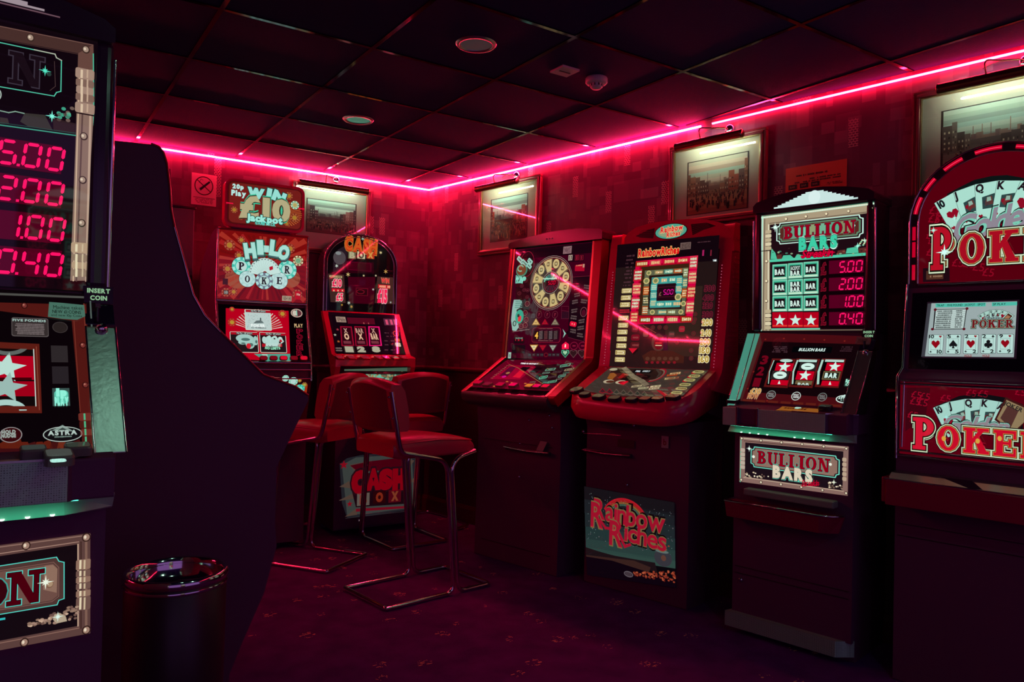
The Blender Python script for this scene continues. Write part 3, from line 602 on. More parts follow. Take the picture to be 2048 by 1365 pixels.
def bullion():
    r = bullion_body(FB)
    # slanted glass
    A = Art(FB, -.030, 1.018, .165, 1.338, (1440, 650, 5.935))
    dk, br, red, mint = glow('140409', .8), glow('4a0c12', .9), glow('a80018', 1.1), glow('b8e4d0')
    A.poly([(455, 95), (1800, 140), (1610, 1000), (235, 905)], br, 0); A.poly([(520, 200), (1720, 235), (1560, 880), (330, 800)], dk, 1)
    for i, (x, y, t) in enumerate(((530, 420, '3'), (485, 552, '2'), (440, 685, '1'))): A.text(t, x, y, 85, 95, glow('6a0418', 1), 2, .05)
    for x, y in ((540, 175), (760, 165), (1000, 172), (1240, 182), (1480, 195), (1690, 215), (1700, 420), (1640, 620), (400, 560), (330, 760), (560, 905), (760, 925), (1060, 945), (1290, 960)): A.oval(x, y, 22, 16, glow('7a2018'), 1)
    A.box(1090, 298, 470, 70, glow('04060a', .6), 2); A.text('BULLION BARS', 1095, 300, 312, 34, glow('d8f4ec'), 3, .03, shear=.15)
    A.scrib(715, 295, 190, 80, glow('4a3038'), 2, 4); A.scrib(1500, 290, 150, 70, glow('3a2028'), 2, 3)
    for i, cx in enumerate((718, 1010, 1318)):
        A.box(cx-8, 575, 285, 345, glow('5a1414'), 2); A.box(cx-6, 575, 240, 300, glow('0c0408', .5), 3)
        A.line([(cx-95-i*12+20, 430), (cx-128-i*8, 560), (cx-140-i*6, 700)], 10+i*8, glow('a8d4c4'), 4)
    def cell(cx, cy, h, kind):
        if kind in 'SA': A.box(cx, cy, 205, h, glow('c00020'), 4)
        elif kind == 'O': A.box(cx, cy, 205, h, glow('2a2424'), 4)
        else: A.box(cx, cy, 205, h, glow('6a5a3c'), 4)
        if kind == 'S': A.star(cx, cy, 75, glow('d0f0e4'), 5)
        if kind == 'A': A.poly([(cx-18, cy+18), (cx+16, cy+18), (cx+2, cy-25)], glow('d0f0e4'), 5)
        if kind == 'O': A.ring(cx, cy, 160, h*.9, 42, glow('d0f0e4'), 5)
        if kind == 'B': A.box(cx, cy, 175, h*.7, glow('1c2018'), 5); A.text('BAR', cx, cy, 150, 52, glow('d0f0e4'), 6, .06)
    cell(765, 505, 92, 'S'); cell(715, 603, 100, 'O'); cell(705, 690, 62, 'A'); A.ring(790, 430, 150, 38, 40, glow('b0d4c8'), 5)
    cell(1045, 500, 92, 'O'); cell(1010, 607, 106, 'S'); A.box(1045, 432, 215, 30, glow('b0d4c8'), 4); A.box(995, 690, 200, 46, glow('6a5a3c'), 4); A.text('BAR', 995, 708, 140, 22, glow('c0dcd0'), 5, .06)
    cell(1362, 503, 92, 'S'); cell(1322, 608, 104, 'B'); cell(1308, 700, 60, 'A'); A.box(1362, 432, 225, 28, glow('b0d4c8'), 4)
    A.box(1522, 690, 82, 96, glow('203830'), 2, r=.2); A.text('1p', 1524, 675, 60, 48, glow('a8f0d8'), 3, .05); A.text('PLAY', 1522, 715, 62, 26, glow('a8f0d8'), 3, .04)
    for cx, cy, b in ((608, 835, .5), (905, 850, 1.3), (1216, 862, .4)): A.ring(cx, cy, 112, 104, 9, glow('b8c8c0', b*.8), 3); A.oval(cx, cy, 92, 84, glow('3a2024', .8), 2); A.text('HOLD', cx, cy-13, 62, 20, glow('e0e8e4', b*.8), 3, .03); A.text('NUDGE', cx, cy+13, 66, 20, glow('e0e8e4', b*.8), 3, .03)
    A.oval(1475, 888, 205, 100, glow('140c10'), 3); A.ring(1475, 888, 200, 96, 12, glow('d8f0e8'), 4); A.poly([(1425, 868), (1485, 832), (1540, 872)], glow('b8d8d0'), 4); A.text('ASTRA', 1475, 880, 140, 26, glow('c8e8dc'), 6, .04); A.scrib(1475, 908, 110, 14, glow('8ab0a4'), 5)
    A.text('£10', 425, 790, 130, 62, glow('c8904c'), 3, .05, outl=(glow('e8d8b0'), .03)); A.text('NOW', 395, 850, 130, 58, glow('b86838'), 3, .05, outl=(glow('e0d0a8'), .03))
    for k in range(5): A.box(1588-k*9, 800+k*42, 34, 34, glow('4cc0a0' if k < 4 else 'a0e8d4'), 2)
    for k in range(9): A.box(330+k*150, 900+k*9, 120, 26, glow('5a1c14'), 2)
    A.build('reel_glass', r)
    # upper glass
    A = Art(FB, .166, 1.338, .152, 1.90, (1440, 370, 4.403))
    gold, gold2, dk = glow('a8987c'), glow('d8cca8'), glow('1e0c14', .9)
    A.poly([(366, 272), (1358, 148), (1334, 1280), (352, 1285)], gold, 0); A.poly([(440, 352), (1300, 250), (1300, 1276), (440, 1280)], dk, 1)
    A.line([(372, 290), (1352, 165)], 14, glow('c8e8d0'), 2); A.line([(372, 276), (1356, 150)], 6, glow('2a6a54'), 2); A.line([(376, 285), (362, 1280)], 14, glow('b8e8d0'), 2); A.line([(395, 300), (382, 1280)], 7, glow('5a4a40'), 2); A.line([(428, 352), (425, 1280)], 7, glow('f0ecd0'), 2)
    A.line([(1308, 250), (1308, 1276)], 7, glow('f0e0c0'), 2); A.line([(1344, 200), (1330, 1276)], 7, glow('6a5448'), 2); A.line([(440, 340), (1300, 240)], 7, glow('6a5a4c'), 2)
    for k in range(46): A.oval(395+k*20.4, 278-k*2.6+8, 11, 11, glow('ece4c8'), 3)
    def rings(cx, y0, n):
        for k in range(n): A.box(cx, y0+k*36, 52, 30, gold2 if k % 2 else glow('bcae8c'), 3, r=.3); A.box(cx, y0+k*36+18, 46, 4, glow('3a2a24'), 4)
    rings(428, 415, 5); rings(1322, 318, 5); rings(425, 1115, 5); rings(1312, 1085, 5)
    A.line([(368, 585), (440, 580)], 6, dk, 4); A.line([(1300, 503), (1352, 500)], 6, dk, 4)
    for x, y in ((585, 303), (760, 281), (940, 258), (1135, 234), (1336, 208), (413, 675), (412, 850), (411, 1025), (1335, 600), (1335, 790), (1334, 985)): A.oval(x, y, 30, 30, glow('5a4438'), 3); A.oval(x-2, y-2, 21, 21, glow('ece0b8'), 4)
    for dx, dy in ((0, 0),):
        A.plate(866, 398, 765, 196, .17, glow('c8f0e0'), 2); A.plate(866, 398, 745, 180, .17, glow('241018'), 3); A.plate(866, 398, 720, 158, .17, glow('5c8468'), 4); A.plate(866, 398, 690, 132, .17, glow('5a2420'), 5)
    for k, c in enumerate(('6a9a80', '74c8a4', '8c9c70', '70b090', '5ca888', '8a8a60')): A.box(615+k*100, 425-k*11, 98, 108, glow(c), 6)
    for x, y in ((528, 436), (1188, 362)): A.oval(x, y, 32, 30, glow('3a2418'), 7); A.oval(x-2, y-2, 20, 19, glow('c8f0e0'), 8)
    A.slabtext('BULLION', 872, 397, 632, 108, glow('92001c'), 7, outl=[(.05, glow('5c8070'), 1), (.025, glow('2a0c14'), 1.5)], gap=.1)
    A.text('BARS', 866, 510, 340, 98, glow('3ccca4'), 12, .07, outl=(glow('0c2420'), .03)); A.text('BARS', 866, 510, 340, 98, glow('d8f4e8'), 10, .12, outl=(glow('d8f4e8'), .015))
    A.line([(718, 632), (1012, 595)], 9, glow('c80030'), 13); A.text('Streakin', 866, 603, 275, 66, glow('d00034'), 13, .03, outl=(glow('2a0410'), .03), shear=.3, gap=.0)
    A.poly([(440, 660), (1300, 597), (1300, 622), (440, 682)], glow('50c8a4'), 3)
    for p in ([(448, 655), (455, 560), (490, 600), (505, 655)], [(1110, 605), (1120, 560), (1215, 545), (1222, 600)], [(545, 655), (560, 622), (620, 618), (655, 648)], [(660, 645), (680, 612), (730, 618), (735, 640)]): A.poly(p, glow('4cc09c'), 4)
    for p in ([(500, 655), (505, 615), (545, 612), (548, 652)], [(1225, 600), (1222, 560), (1295, 550), (1298, 597)], [(1030, 612), (1040, 580), (1105, 570), (1110, 608)]): A.poly(p, glow('5c2c28'), 4)
    for i in range(26): A.oval(A.rnd.uniform(450, 1290), 615-A.rnd.uniform(-10, 55), A.rnd.uniform(12, 26), A.rnd.uniform(10, 18), glow(A.rnd.choice(('3c7c64', '6a9c78', '80503c', '8aa880', '2c1c1c'))), 5)
    sparkle(A, 490, 376, 42, glow('dcfcf0'), 9); sparkle(A, 1216, 540, 34, glow('a0f8e0'), 9); sparkle(A, 1275, 490, 26, glow('c8f0d8'), 9)
    for i in range(9): A.oval(1228+i*9, 530-(i % 4)*14, 17, 15, glow(('8ac8a4', 'd0d8a8')[i % 2]), 6)
    for rw, (yc, sl) in enumerate(((756, .085), (899, .05), (1045, .02), (1190, 0))):
        for c_ in range(3):
            x = 529+c_*137; y = yc-(x-666)*sl
            if rw < 3:
                A.box(x, y, 133, 138, glow('2c9478'), 3); A.box(x, y, 128, 132, glow('9cdcc0'), 4); A.box(x, y, 119, 122, glow('46bc98'), 5); A.box(x, y+54, 112, 13, glow('c8e8cc'), 6); A.box(x, y-2, 104, 96, glow('2a7c64'), 6); A.box(x, y-2, 92, 84, glow('160c12'), 7)
                if c_ == 1 and rw == 0: A.text('JACKPOT', x, y-22, 84, 32, glow('d0ece0'), 8, .02); A.text('BAR', x, y+22, 86, 36, glow('d0ece0'), 8, .06)
                elif c_ == 1 and rw == 1: A.text('BAR', x, y-24, 86, 36, glow('d0ece0'), 8, .06); A.text('BAR', x, y+22, 86, 36, glow('d0ece0'), 8, .06)
                else: A.text('BAR', x, y, 86, 44, glow('d0ece0'), 8, .06)
            else: A.box(x, y, 134, 136, glow('b0001c'), 3); A.box(x, y+52, 128, 12, glow('e84030'), 4); A.star(x, y+4, 52, glow('c8ece0'), 5)
    A.line([(458, 1272), (876, 1268)], 12, glow('70c8a8'), 4)
    for y in (737, 880, 1028, 1180): A.text('£', 914, y, 46, 100, glow('5a0418'), 4, .03, outl=(glow('8a1428'), .03))
    A.box(1075, 955, 390, 620, glow('0c0208', .7), 2); A.build('upper_glass', r)
    for k, (t, y) in enumerate((('5.00', 719), ('2.00', 872), ('1.00', 1026), ('0.40', 1178))):
        D = Art(FB, .1645, 1.338, .1505, 1.90, (1440, 370, 4.403)); D.box(1110, y, 305, 118, glow('52001e'), 0); D.digits(t, 1152 if t[0] != '1' else 1160, y, 208 if t[0] != '1' else 208, 104, glow('ff1464', 1.15), 1); D.build('prize_display', r)
    A = Art(FB, .134, 1.893, .134, 1.99, (1440, 370, 4.403)); L_, R__ = A.P(475, 214), A.P(1215, 118); c = (L_[0]+R__[0])/2; v0 = min(L_[1], R__[1])*.5+max(L_[1], R__[1])*.5; hw = (R__[0]-L_[0])/2; n = 9
    for k in range(n):
        w_ = hw*(1-k/(n+1.2)); A.ubox((c, v0+.0062*k+.003), 2*w_, .0066, glow('cce8e4', .95), 0)
    A.mb.add([A.loc(a, b, .0015) for a, b in _ell(c, v0+.030, .026, .030, 0, 345, 23)], [tuple(range(24))], glow('dcf4f0', .95)); A.build('illuminated_crest', r)
    # lower sign
    A = Art(FB, -.003, .6, -.003, .9, (1430, 840, 2.6)); A.poly([(130, 88), (695, 140), (690, 396), (127, 322)], glow('8c6c64', .9), 0); A.poly([(158, 118), (668, 165), (664, 368), (156, 296)], glow('1c1018', .9), 1)
    A.line([(136, 96), (690, 146)], 4, glow('c8b8a0'), 2); A.line([(136, 92), (132, 322)], 4, glow('60c8a4'), 2); A.line([(152, 110), (672, 158)], 3, glow('4a3028'), 2); A.line([(150, 300), (668, 372)], 3, glow('c0a890'), 2)
    for x, y in ((240, 108), (347, 118), (454, 127), (566, 139), (684, 150), (240, 325), (344, 336), (450, 350), (560, 366), (683, 382), (140, 97), (138, 312)): A.oval(x, y, 17, 17, glow('3a2420'), 3); A.oval(x, y, 11, 11, glow('d8ccb0'), 4)
    for k in range(5): A.box(145, 158+k*22, 24, 19, glow('b8a898'), 3, r=.3); A.box(674, 208+k*25, 22, 21, glow('b8a088'), 3, r=.3)
    A.plate(408, 218, 462, 112, .17, glow('70d8c0'), 2); A.plate(408, 218, 452, 103, .17, glow('2a1418'), 3); A.plate(408, 218, 440, 94, .17, glow('8a6c60'), 4)
    for x, y in ((202, 192), (602, 232)): A.oval(x, y, 15, 15, glow('e8f0e0'), 6)
    A.slabtext('BULLION', 405, 216, 378, 68, glow('8c0018'), 6, outl=[(.05, glow('4cb098'), 1), (.025, glow('2a0c14'), 1.5)], gap=.1)
    A.text('BARS', 405, 280, 208, 58, glow('d8ccb4'), 12, .07, outl=(glow('1c1014'), .03)); A.text('BARS', 405, 280, 208, 58, glow('60c8b0'), 10, .12, outl=(glow('60c8b0'), .012))
    A.text('Streakin', 500, 328, 90, 30, glow('b00428'), 13, .03, shear=.3, gap=0, rot=8); A.line([(455, 346), (545, 336)], 3, glow('b00428'), 13)
    for i in range(34):
        x = A.rnd.choice((A.rnd.uniform(160, 290), A.rnd.uniform(585, 662))); A.oval(x, 262+(x-160)*.13+A.rnd.uniform(5, 34), A.rnd.uniform(7, 14), A.rnd.uniform(6, 11), glow(A.rnd.choice(('c8b898', 'a08c78', '6c5448', 'e8dcc0'))), 4)
    sparkle(A, 180, 150, 16, glow('e8fcf0'), 6); sparkle(A, 620, 325, 16, glow('e8f0d8'), 6); A.build('lower_sign', r)
    # buttons on the shelf top
    T = Art(FB, -.090, 1.005, -.030, 1.019, (1440, 650, 5.935)); T.poly([(700, 1000), (760, 955), (1180, 975), (1165, 1045), (660, 1015)], glow('9a5c20', .8), 0); T.scrib(900, 990, 300, 40, glow('3a1808'), 1, 2); T.oval(925, 990, 80, 26, glow('a8d8c0'), 2); T.build('shelf_label', r)
    for x, y, w_, h_, c in ((165, 930, 150, 40, '7cc4ac'), (370, 918, 150, 26, '8ca89c'), (1235, 970, 165, 24, 'a0d4c4'), (1430, 980, 165, 26, '88b8a8'), (1255, 1012, 165, 34, '203028')): button(T, x, y, w_, h_, .016, BLACKG, glow(c, .8), r)
    s = Art(FB, .05, 1.155, .165, 1.338, (1440, 650, 5.935)); s.poly([(1630, 145), (1790, 160), (1780, 240), (1605, 232)], ink('a08078', .6), 6); s.scrib(1695, 195, 120, 50, ink('503838'), 7, 4); s.build('paper_sticker', r)
    return r
b1 = bullion(); tag(b1, 'black fruit machine with a white stepped crest and three star symbols, against the side wall', 'fruit machine')
F1_ = Frame(-.343, 1.72, 3)
def near_bullion():
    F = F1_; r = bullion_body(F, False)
    A = Art(F, .166, 1.338, .152, 1.90, (0, 40, 2.625)); dk = glow('12060e', .8); A.ubox((.27, .28), .46, .555, dk, 0)
    A.poly([(-300, -30), (490, 130), (410, 182), (-300, 50)], glow('4a302c', .9), 1); A.line([(-300, 46), (410, 178)], 5, glow('241418'), 2); A.line([(-300, -26), (488, 133)], 4, glow('7c5850'), 2)
    A.poly([(410, 176), (490, 130), (492, 500), (470, 1370), (368, 1370), (398, 600)], glow('8c7064', .9), 1.5); A.poly([(410, 176), (490, 130), (492, 262), (408, 262)], glow('64443c'), 2)
    A.line([(418, 262), (406, 600), (384, 1370)], 7, glow('c8ac90'), 3); A.line([(432, 500), (400, 1370)], 9, glow('5c4440'), 2.5); A.line([(474, 500), (452, 1370)], 12, glow('b89c88'), 3); A.line([(489, 180), (492, 560), (470, 1370)], 6, glow('4cb090'), 3)
    for k, (y, w) in enumerate(((285, 100), (335, 96), (372, 92), (410, 98), (465, 104))): A.box(445, y, w, 54 if k in (0, 4) else 36, glow(('a08474', '7c6054')[k % 2]), 4, 0, .2); A.box(428, y, 12, 44, glow('d8c0a4'), 5); A.box(458, y, 8, 44, glow('c0a48c'), 5)
    A.box(447, 497, 104, 7, glow('201014'), 6)
    for k, (y, w) in enumerate(((1198, 96), (1250, 92), (1290, 88), (1330, 94))): A.box(420, y, w, 56 if k == 0 else 34, glow(('b09478', '8c7460')[k % 2]), 4, 0, .2); A.box(400, y, 12, 40, glow('e0d4b0'), 5); A.box(432, y, 8, 40, glow('c8b494'), 5)
    for x, y in ((160, 96), (450, 158), (439, 613), (433, 842), (428, 1068)): A.oval(x, y, 42, 42, glow('3a2822'), 6); A.oval(x-1, y-1, 30, 30, glow('a08878'), 7); A.oval(x-6, y-3, 12, 14, glow('d8c8b0'), 8)
    A.line([(-300, 55), (0, 120), (288, 181), (296, 200), (322, 214), (319, 376), (296, 382), (284, 401), (0, 352), (-300, 300)], 6, glow('54c8a8'), 3); A.line([(180, 158), (288, 181), (296, 200), (322, 214)], 6, glow('b0b8a4'), 4)
    A.slabtext('N', 140, 265, 185, 165, glow('180c14'), 3, outl=[(.035, glow('38303c'), 1)]); A.line([(285, 220), (290, 350), (262, 372)], 3, glow('4c3838'), 4)
    A.oval(256, 286, 26, 22, glow('283c38'), 5); sparkle(A, 236, 269, 34, glow('54e0c0'), 6); A.ring(-12, 392, 40, 60, 6, glow('a8b8b0'), 4)
    for p, c_ in (([(130, 490), (235, 500), (277, 583), (150, 562), (105, 535)], '34302c'), ([(277, 515), (395, 545), (392, 600), (280, 583)], '2c1c1c'), ([(0, 512), (40, 518), (48, 548), (0, 545)], '342c28')): A.poly(p, glow(c_), 3)
    A.line([(0, 478), (45, 488), (80, 482), (125, 492)], 7, glow('7c9c8c'), 4)
    for i in range(14): A.oval(345+A.rnd.uniform(-40, 48), 490+A.rnd.uniform(-34, 46), 24, 18, glow(A.rnd.choice(('3c9c80', '6c5850', '4c3c38', '58b898'))), 4)
    sparkle(A, 272, 508, 36, glow('80f0d8'), 6); A.line([(-300, 520), (0, 553), (396, 608)], 8, glow('3c9880'), 4); A.line([(-300, 505), (0, 541), (396, 596)], 4, glow('244c44'), 4); A.build('upper_glass', r)
    for t, x, y in (('5.00', 168, 713), ('2.00', 164, 898), ('1.00', 168, 1090), ('0.40', 160, 1277)):
        D = Art(F, .1645, 1.338, .1505, 1.90, (0, 40, 2.625)); D.box(95, y-8, 470, 150, glow('4c001a'), 0); D.digits(t, x if t[0] != '1' else x+14, y, 352 if t[0] != '1' else 330, 132, glow('ff1060', 1.15), 1); D.build('prize_display', r)
    # reel glass
    A = Art(F, -.030, 1.018, .165, 1.338, (0, 560, 3.25)); A.ubox((.27, .187), .48, .365, glow('0c0408', .8), 0)
    br, br2 = glow('541814', .9), glow('7c3428', .9)
    A.poly([(-300, 145), (0, 150), (560, 165), (560, 250), (470, 268), (0, 205), (-300, 190)], br, 1); A.poly([(465, 262), (560, 155), (575, 500), (640, 1150), (545, 1150), (505, 700)], br, 1); A.line([(545, 160), (560, 420), (618, 1100)], 8, br2, 2); A.line([(480, 270), (520, 860)], 5, br2, 2)
    A.line([(-300, 70), (0, 95), (580, 118)], 22, glow('4c4c48'), 2); A.line([(585, 118), (600, 400), (655, 1130)], 10, glow('4c5854'), 3); A.line([(-300, 20), (0, 26), (420, 40)], 8, glow('541418'), 2)
    for x, y in ((158, 172), (537, 430), (554, 688), (385, 1118)): A.oval(x, y, 42, 40, glow('2c0c0c'), 3); A.oval(x, y, 30, 30, glow('74302c'), 4); A.oval(x-5, y-4, 12, 12, glow('b07060'), 5)
    A.box(196, 311, 240, 122, glow('5c5454'), 2, 0, .1); A.box(196, 311, 232, 114, glow('342c2c'), 3, 0, .1); A.text('FIVE POUNDS', 190, 270, 216, 14, glow('98b4ac'), 4, .05); A.scrib(196, 325, 200, 74, glow('786c6c'), 4, 7, 1)
    A.ring(390, 312, 100, 72, 5, glow('3c3434'), 2); A.oval(390, 312, 90, 64, glow('28201f'), 2); A.box(386, 485, 108, 108, glow('2c2628'), 2); A.box(392, 622, 106, 112, glow('262024'), 2); A.box(397, 765, 112, 116, glow('38504c'), 2)
    A.text('1p', 398, 742, 70, 52, glow('90f0d8'), 4, .13); A.text('PLAY', 400, 795, 92, 44, glow('90f0d8'), 4, .12); A.box(398, 766, 92, 88, glow('5cc0a8'), 3, 0, .3)
    A.poly([(-200, 400), (255, 420), (272, 870), (-200, 868)], glow('5c1c14'), 2); A.poly([(-200, 440), (217, 458), (232, 830), (-200, 832)], glow('100808'), 3); A.line([(235, 440), (255, 850)], 5, glow('884434'), 4); A.line([(217, 460), (232, 828)], 6, glow('c8d8d0'), 8)
    A.poly([(-200, 494), (214, 502), (222, 655), (-200, 655)], glow('b0001c'), 4); A.poly([(-200, 662), (222, 665), (226, 762), (-200, 760)], glow('9c0018'), 4); A.star(38, 575, 138, glow('b8dcd0'), 5, rot=80); A.box(0, 650, 420, 16, glow('400008'), 6); 
    A.star(42, 706, 140, glow('98b8b0'), 6.5, rot=80); A.ring(35, 858, 280, 150, 50, glow('a8ccc4'), 5, 0, 180); A.ring(50, 420, 280, 150, 34, glow('5c6460'), 5, 180, 360); A.poly([(-200, 828), (232, 828), (236, 850), (-200, 850)], glow('5c1c14'), 7); A.poly([(-200, 400), (217, 425), (217, 458), (-200, 445)], glow('5c1c14'), 7)
    A.ring(70, 1012, 150, 102, 7, glow('8c8484'), 3); A.oval(70, 1012, 134, 90, glow('34080c'), 3); A.text('HOLD', 55, 995, 92, 22, glow('9ca8a0'), 5, .07); A.text('NUDGE', 55, 1020, 96, 22, glow('9ca8a0'), 5, .07)
    A.oval(408, 1008, 262, 104, glow('100c10'), 3); A.ring(408, 1008, 258, 100, 7, glow('a8b8b0'), 4); A.poly([(335, 985), (405, 948), (480, 990)], glow('80948c'), 4); A.poly([(375, 985), (405, 965), (450, 990)], glow('384440'), 5); A.text('ASTRA', 405, 1000, 190, 28, glow('b0c4bc'), 6, .05); A.scrib(408, 1026, 130, 12, glow('789088'), 6, 1, 1)
    for k in range(5): A.box(568+k*6, 895+k*50, 118 if k < 3 else 108, 50 if k in (0, 1) else 40, glow(('6c2c24', '4c1814')[k % 2]), 4, 0, .2); A.box(548+k*3, 895+k*50, 12, 42, glow('4cb080'), 5)
    for k in range(14): A.poly([(-100+k*48, 1065+A.rnd.uniform(-14, 4)), (-60+k*48, 1060+A.rnd.uniform(-30, 4)), (-40+k*48, 1100), (-110+k*48, 1100)], glow(A.rnd.choice(('5c1c10', '401010', '6c2818'))), 2.5)
    A.poly([(-200, 1095), (640, 1095), (650, 1150), (-200, 1150)], glow('3c0c10'), 2); A.build('reel_glass', r)
    # crest of separate bars
    C_ = Art(F, .134, 1.893, .134, 2.02, (0, 0, 7.877)); 
    for x, y, t in ((435, 58, 24), (700, 165, 16), (945, 275, 10), (140, -50, 26), (-150, -160, 26)):
        e = C_.P(x, y); q = .25; C_.raw([(2*q-e[0], e[1]-t/7.877*.0011), (e[0], e[1]-t/7.877*.0011), (e[0], e[1]+t/7.877*.0011), (2*q-e[0], e[1]+t/7.877*.0011)], glow('9c8c94' if t > 12 else '6a4c58'), 0)
    C_.build('illuminated_crest', r)
    # lower sign
    A = Art(F, -.003, .6, -.003, .9, (0, 960, 3.37)); A.poly([(-500, 507), (608, 360), (608, 1035), (-500, 1245)], glow('5c403c', .95), 0); A.poly([(-500, 590), (525, 435), (525, 985), (-500, 1180)], glow('140a10', .9), 1)
    A.line([(-500, 520), (606, 372)], 10, glow('8c6c60'), 1.5); A.line([(-500, 572), (530, 418)], 6, glow('b08c7c'), 2); A.line([(525, 435), (525, 985)], 8, glow('c8a890'), 2); A.line([(545, 420), (545, 1000)], 10, glow('402824'), 2); A.line([(580, 400), (580, 1020)], 16, glow('7c5c50'), 2); A.line([(-500, 1195), (530, 1000)], 8, glow('886458'), 2)
    for k, (y, h) in enumerate(((570, 68), (630, 40), (672, 38), (715, 40), (765, 40), (832, 90))): A.box(560, y, 98, h, glow(('8c6c5c', '6c5048')[k % 2]), 4, 0, .15); A.box(540, y, 14, h*.9, glow('e0d0b0'), 5); A.box(568, y, 12, h*.9, glow('c8b494'), 5)
    for x, y in ((175, 442), (580, 386), (580, 1010), (163, 1093)): A.oval(x, y, 60, 60, glow('301c18'), 6); A.oval(x, y, 44, 44, glow('9c7c6c'), 7); A.oval(x-8, y-2, 18, 24, glow('e0d0b8'), 8)
    M_ = glow('54d0c0'); A.poly([(-500, 650), (380, 525), (395, 552), (430, 562), (430, 795), (395, 808), (382, 840), (-500, 985)], glow('4c3430'), 2)
    A.line([(-500, 658), (380, 521), (396, 548), (431, 556), (431, 800), (396, 812), (384, 842), (-500, 990)], 8, M_, 3); A.line([(-500, 690), (360, 555), (395, 590), (395, 785), (350, 820), (-500, 955)], 6, glow('7c5850'), 3); A.poly([(-500, 696), (356, 565), (388, 596), (388, 780), (348, 812), (-500, 948)], glow('6c4c44'), 3); A.poly([(300, 580), (356, 572), (386, 600), (380, 760), (290, 740)], glow('8c6c5c'), 4)
    A.slabtext('O', -55, 760, 220, 205, glow('34040c'), 5, outl=[(.04, glow('3c9c90'), 1)]); A.slabtext('N', 172, 722, 245, 215, glow('48000c'), 5, outl=[(.045, M_, 1), (.02, glow('200408'), 1.5)])
    A.oval(332, 702, 54, 54, glow('7c5c48'), 5); A.oval(336, 700, 38, 38, glow('a88c70'), 6); sparkle(A, 306, 688, 58, glow('e8f0dc'), 8)
    for i in range(60): x = A.rnd.uniform(190, 520); A.oval(x, 985-(x-190)*.12-A.rnd.uniform(0, 18+(x-190)*.28), A.rnd.uniform(20, 40), A.rnd.uniform(14, 24), glow(A.rnd.choice(('a08070', '6c5048', 'c8a890', '503830', '8c7060'))), 4 + i % 3, 8)
    A.poly([(355, 940), (365, 905), (400, 895), (440, 915), (450, 950), (380, 965)], glow('b0a088'), 7); sparkle(A, 388, 920, 40, glow('d8f0e4'), 8); A.box(10, 938, 50, 14, glow('30b8b8'), 4); A.build('lower_sign', r)
    T = Art(F, -.090, 1.0085, -.030, 1.019, (0, 560, 3.25)); GT = pbr('grey_button_cap', (.16, .13, .12), .35)
    MB().prism([(-.012, -.093), (.30, -.093), (.47, -.03), (.47, -.0), (-.012, -.0)], 1.004, 1.0084, pbr('grey_shelf_skin', (.26, .24, .23), .38, .4), 'z').build('shelf_skin', r)
    for x, y, w_, h_, c in ((215, 1150, 180, 40, '3c4440'), (505, 1130, 180, 40, '384038'), (380, 1185, 200, 62, '4c504c')): button(T, x, y, w_, h_, .016, GT, glow(c, .8), r)
    T2 = Art(F, -.090, 1.0265, -.030, 1.036, (0, 560, 3.25)); T2.box(378, 1178, 108, 24, glow('a8d8cc'), 0, 0, .3); T2.build('lit_button_label', r)
    return r
b2 = near_bullion(); tag(b2, 'large near fruit machine at the left edge with a torn paper note on its glass', 'fruit machine')
m1 = Art(F1_, .02, 1.10, .150, 1.313, (0, 560, 3.25)); m1.poly([(318, 152), (400, 158), (545, 172), (552, 245), (500, 268), (400, 262), (310, 248)], ink('78a898', .8), 8)
m1.mb.mats[0] = glow('4c7868', .8); 
m1.text('Machine takes', 440, 190, 190, 22, ink('182820'), 9, .0); m1.text('NEW £1 COINS', 432, 218, 185, 20, ink('182820'), 9, .01); m1.text('and new 10p Coins', 432, 243, 200, 20, ink('182820'), 9, .0); m1.build('paper_note', b2)

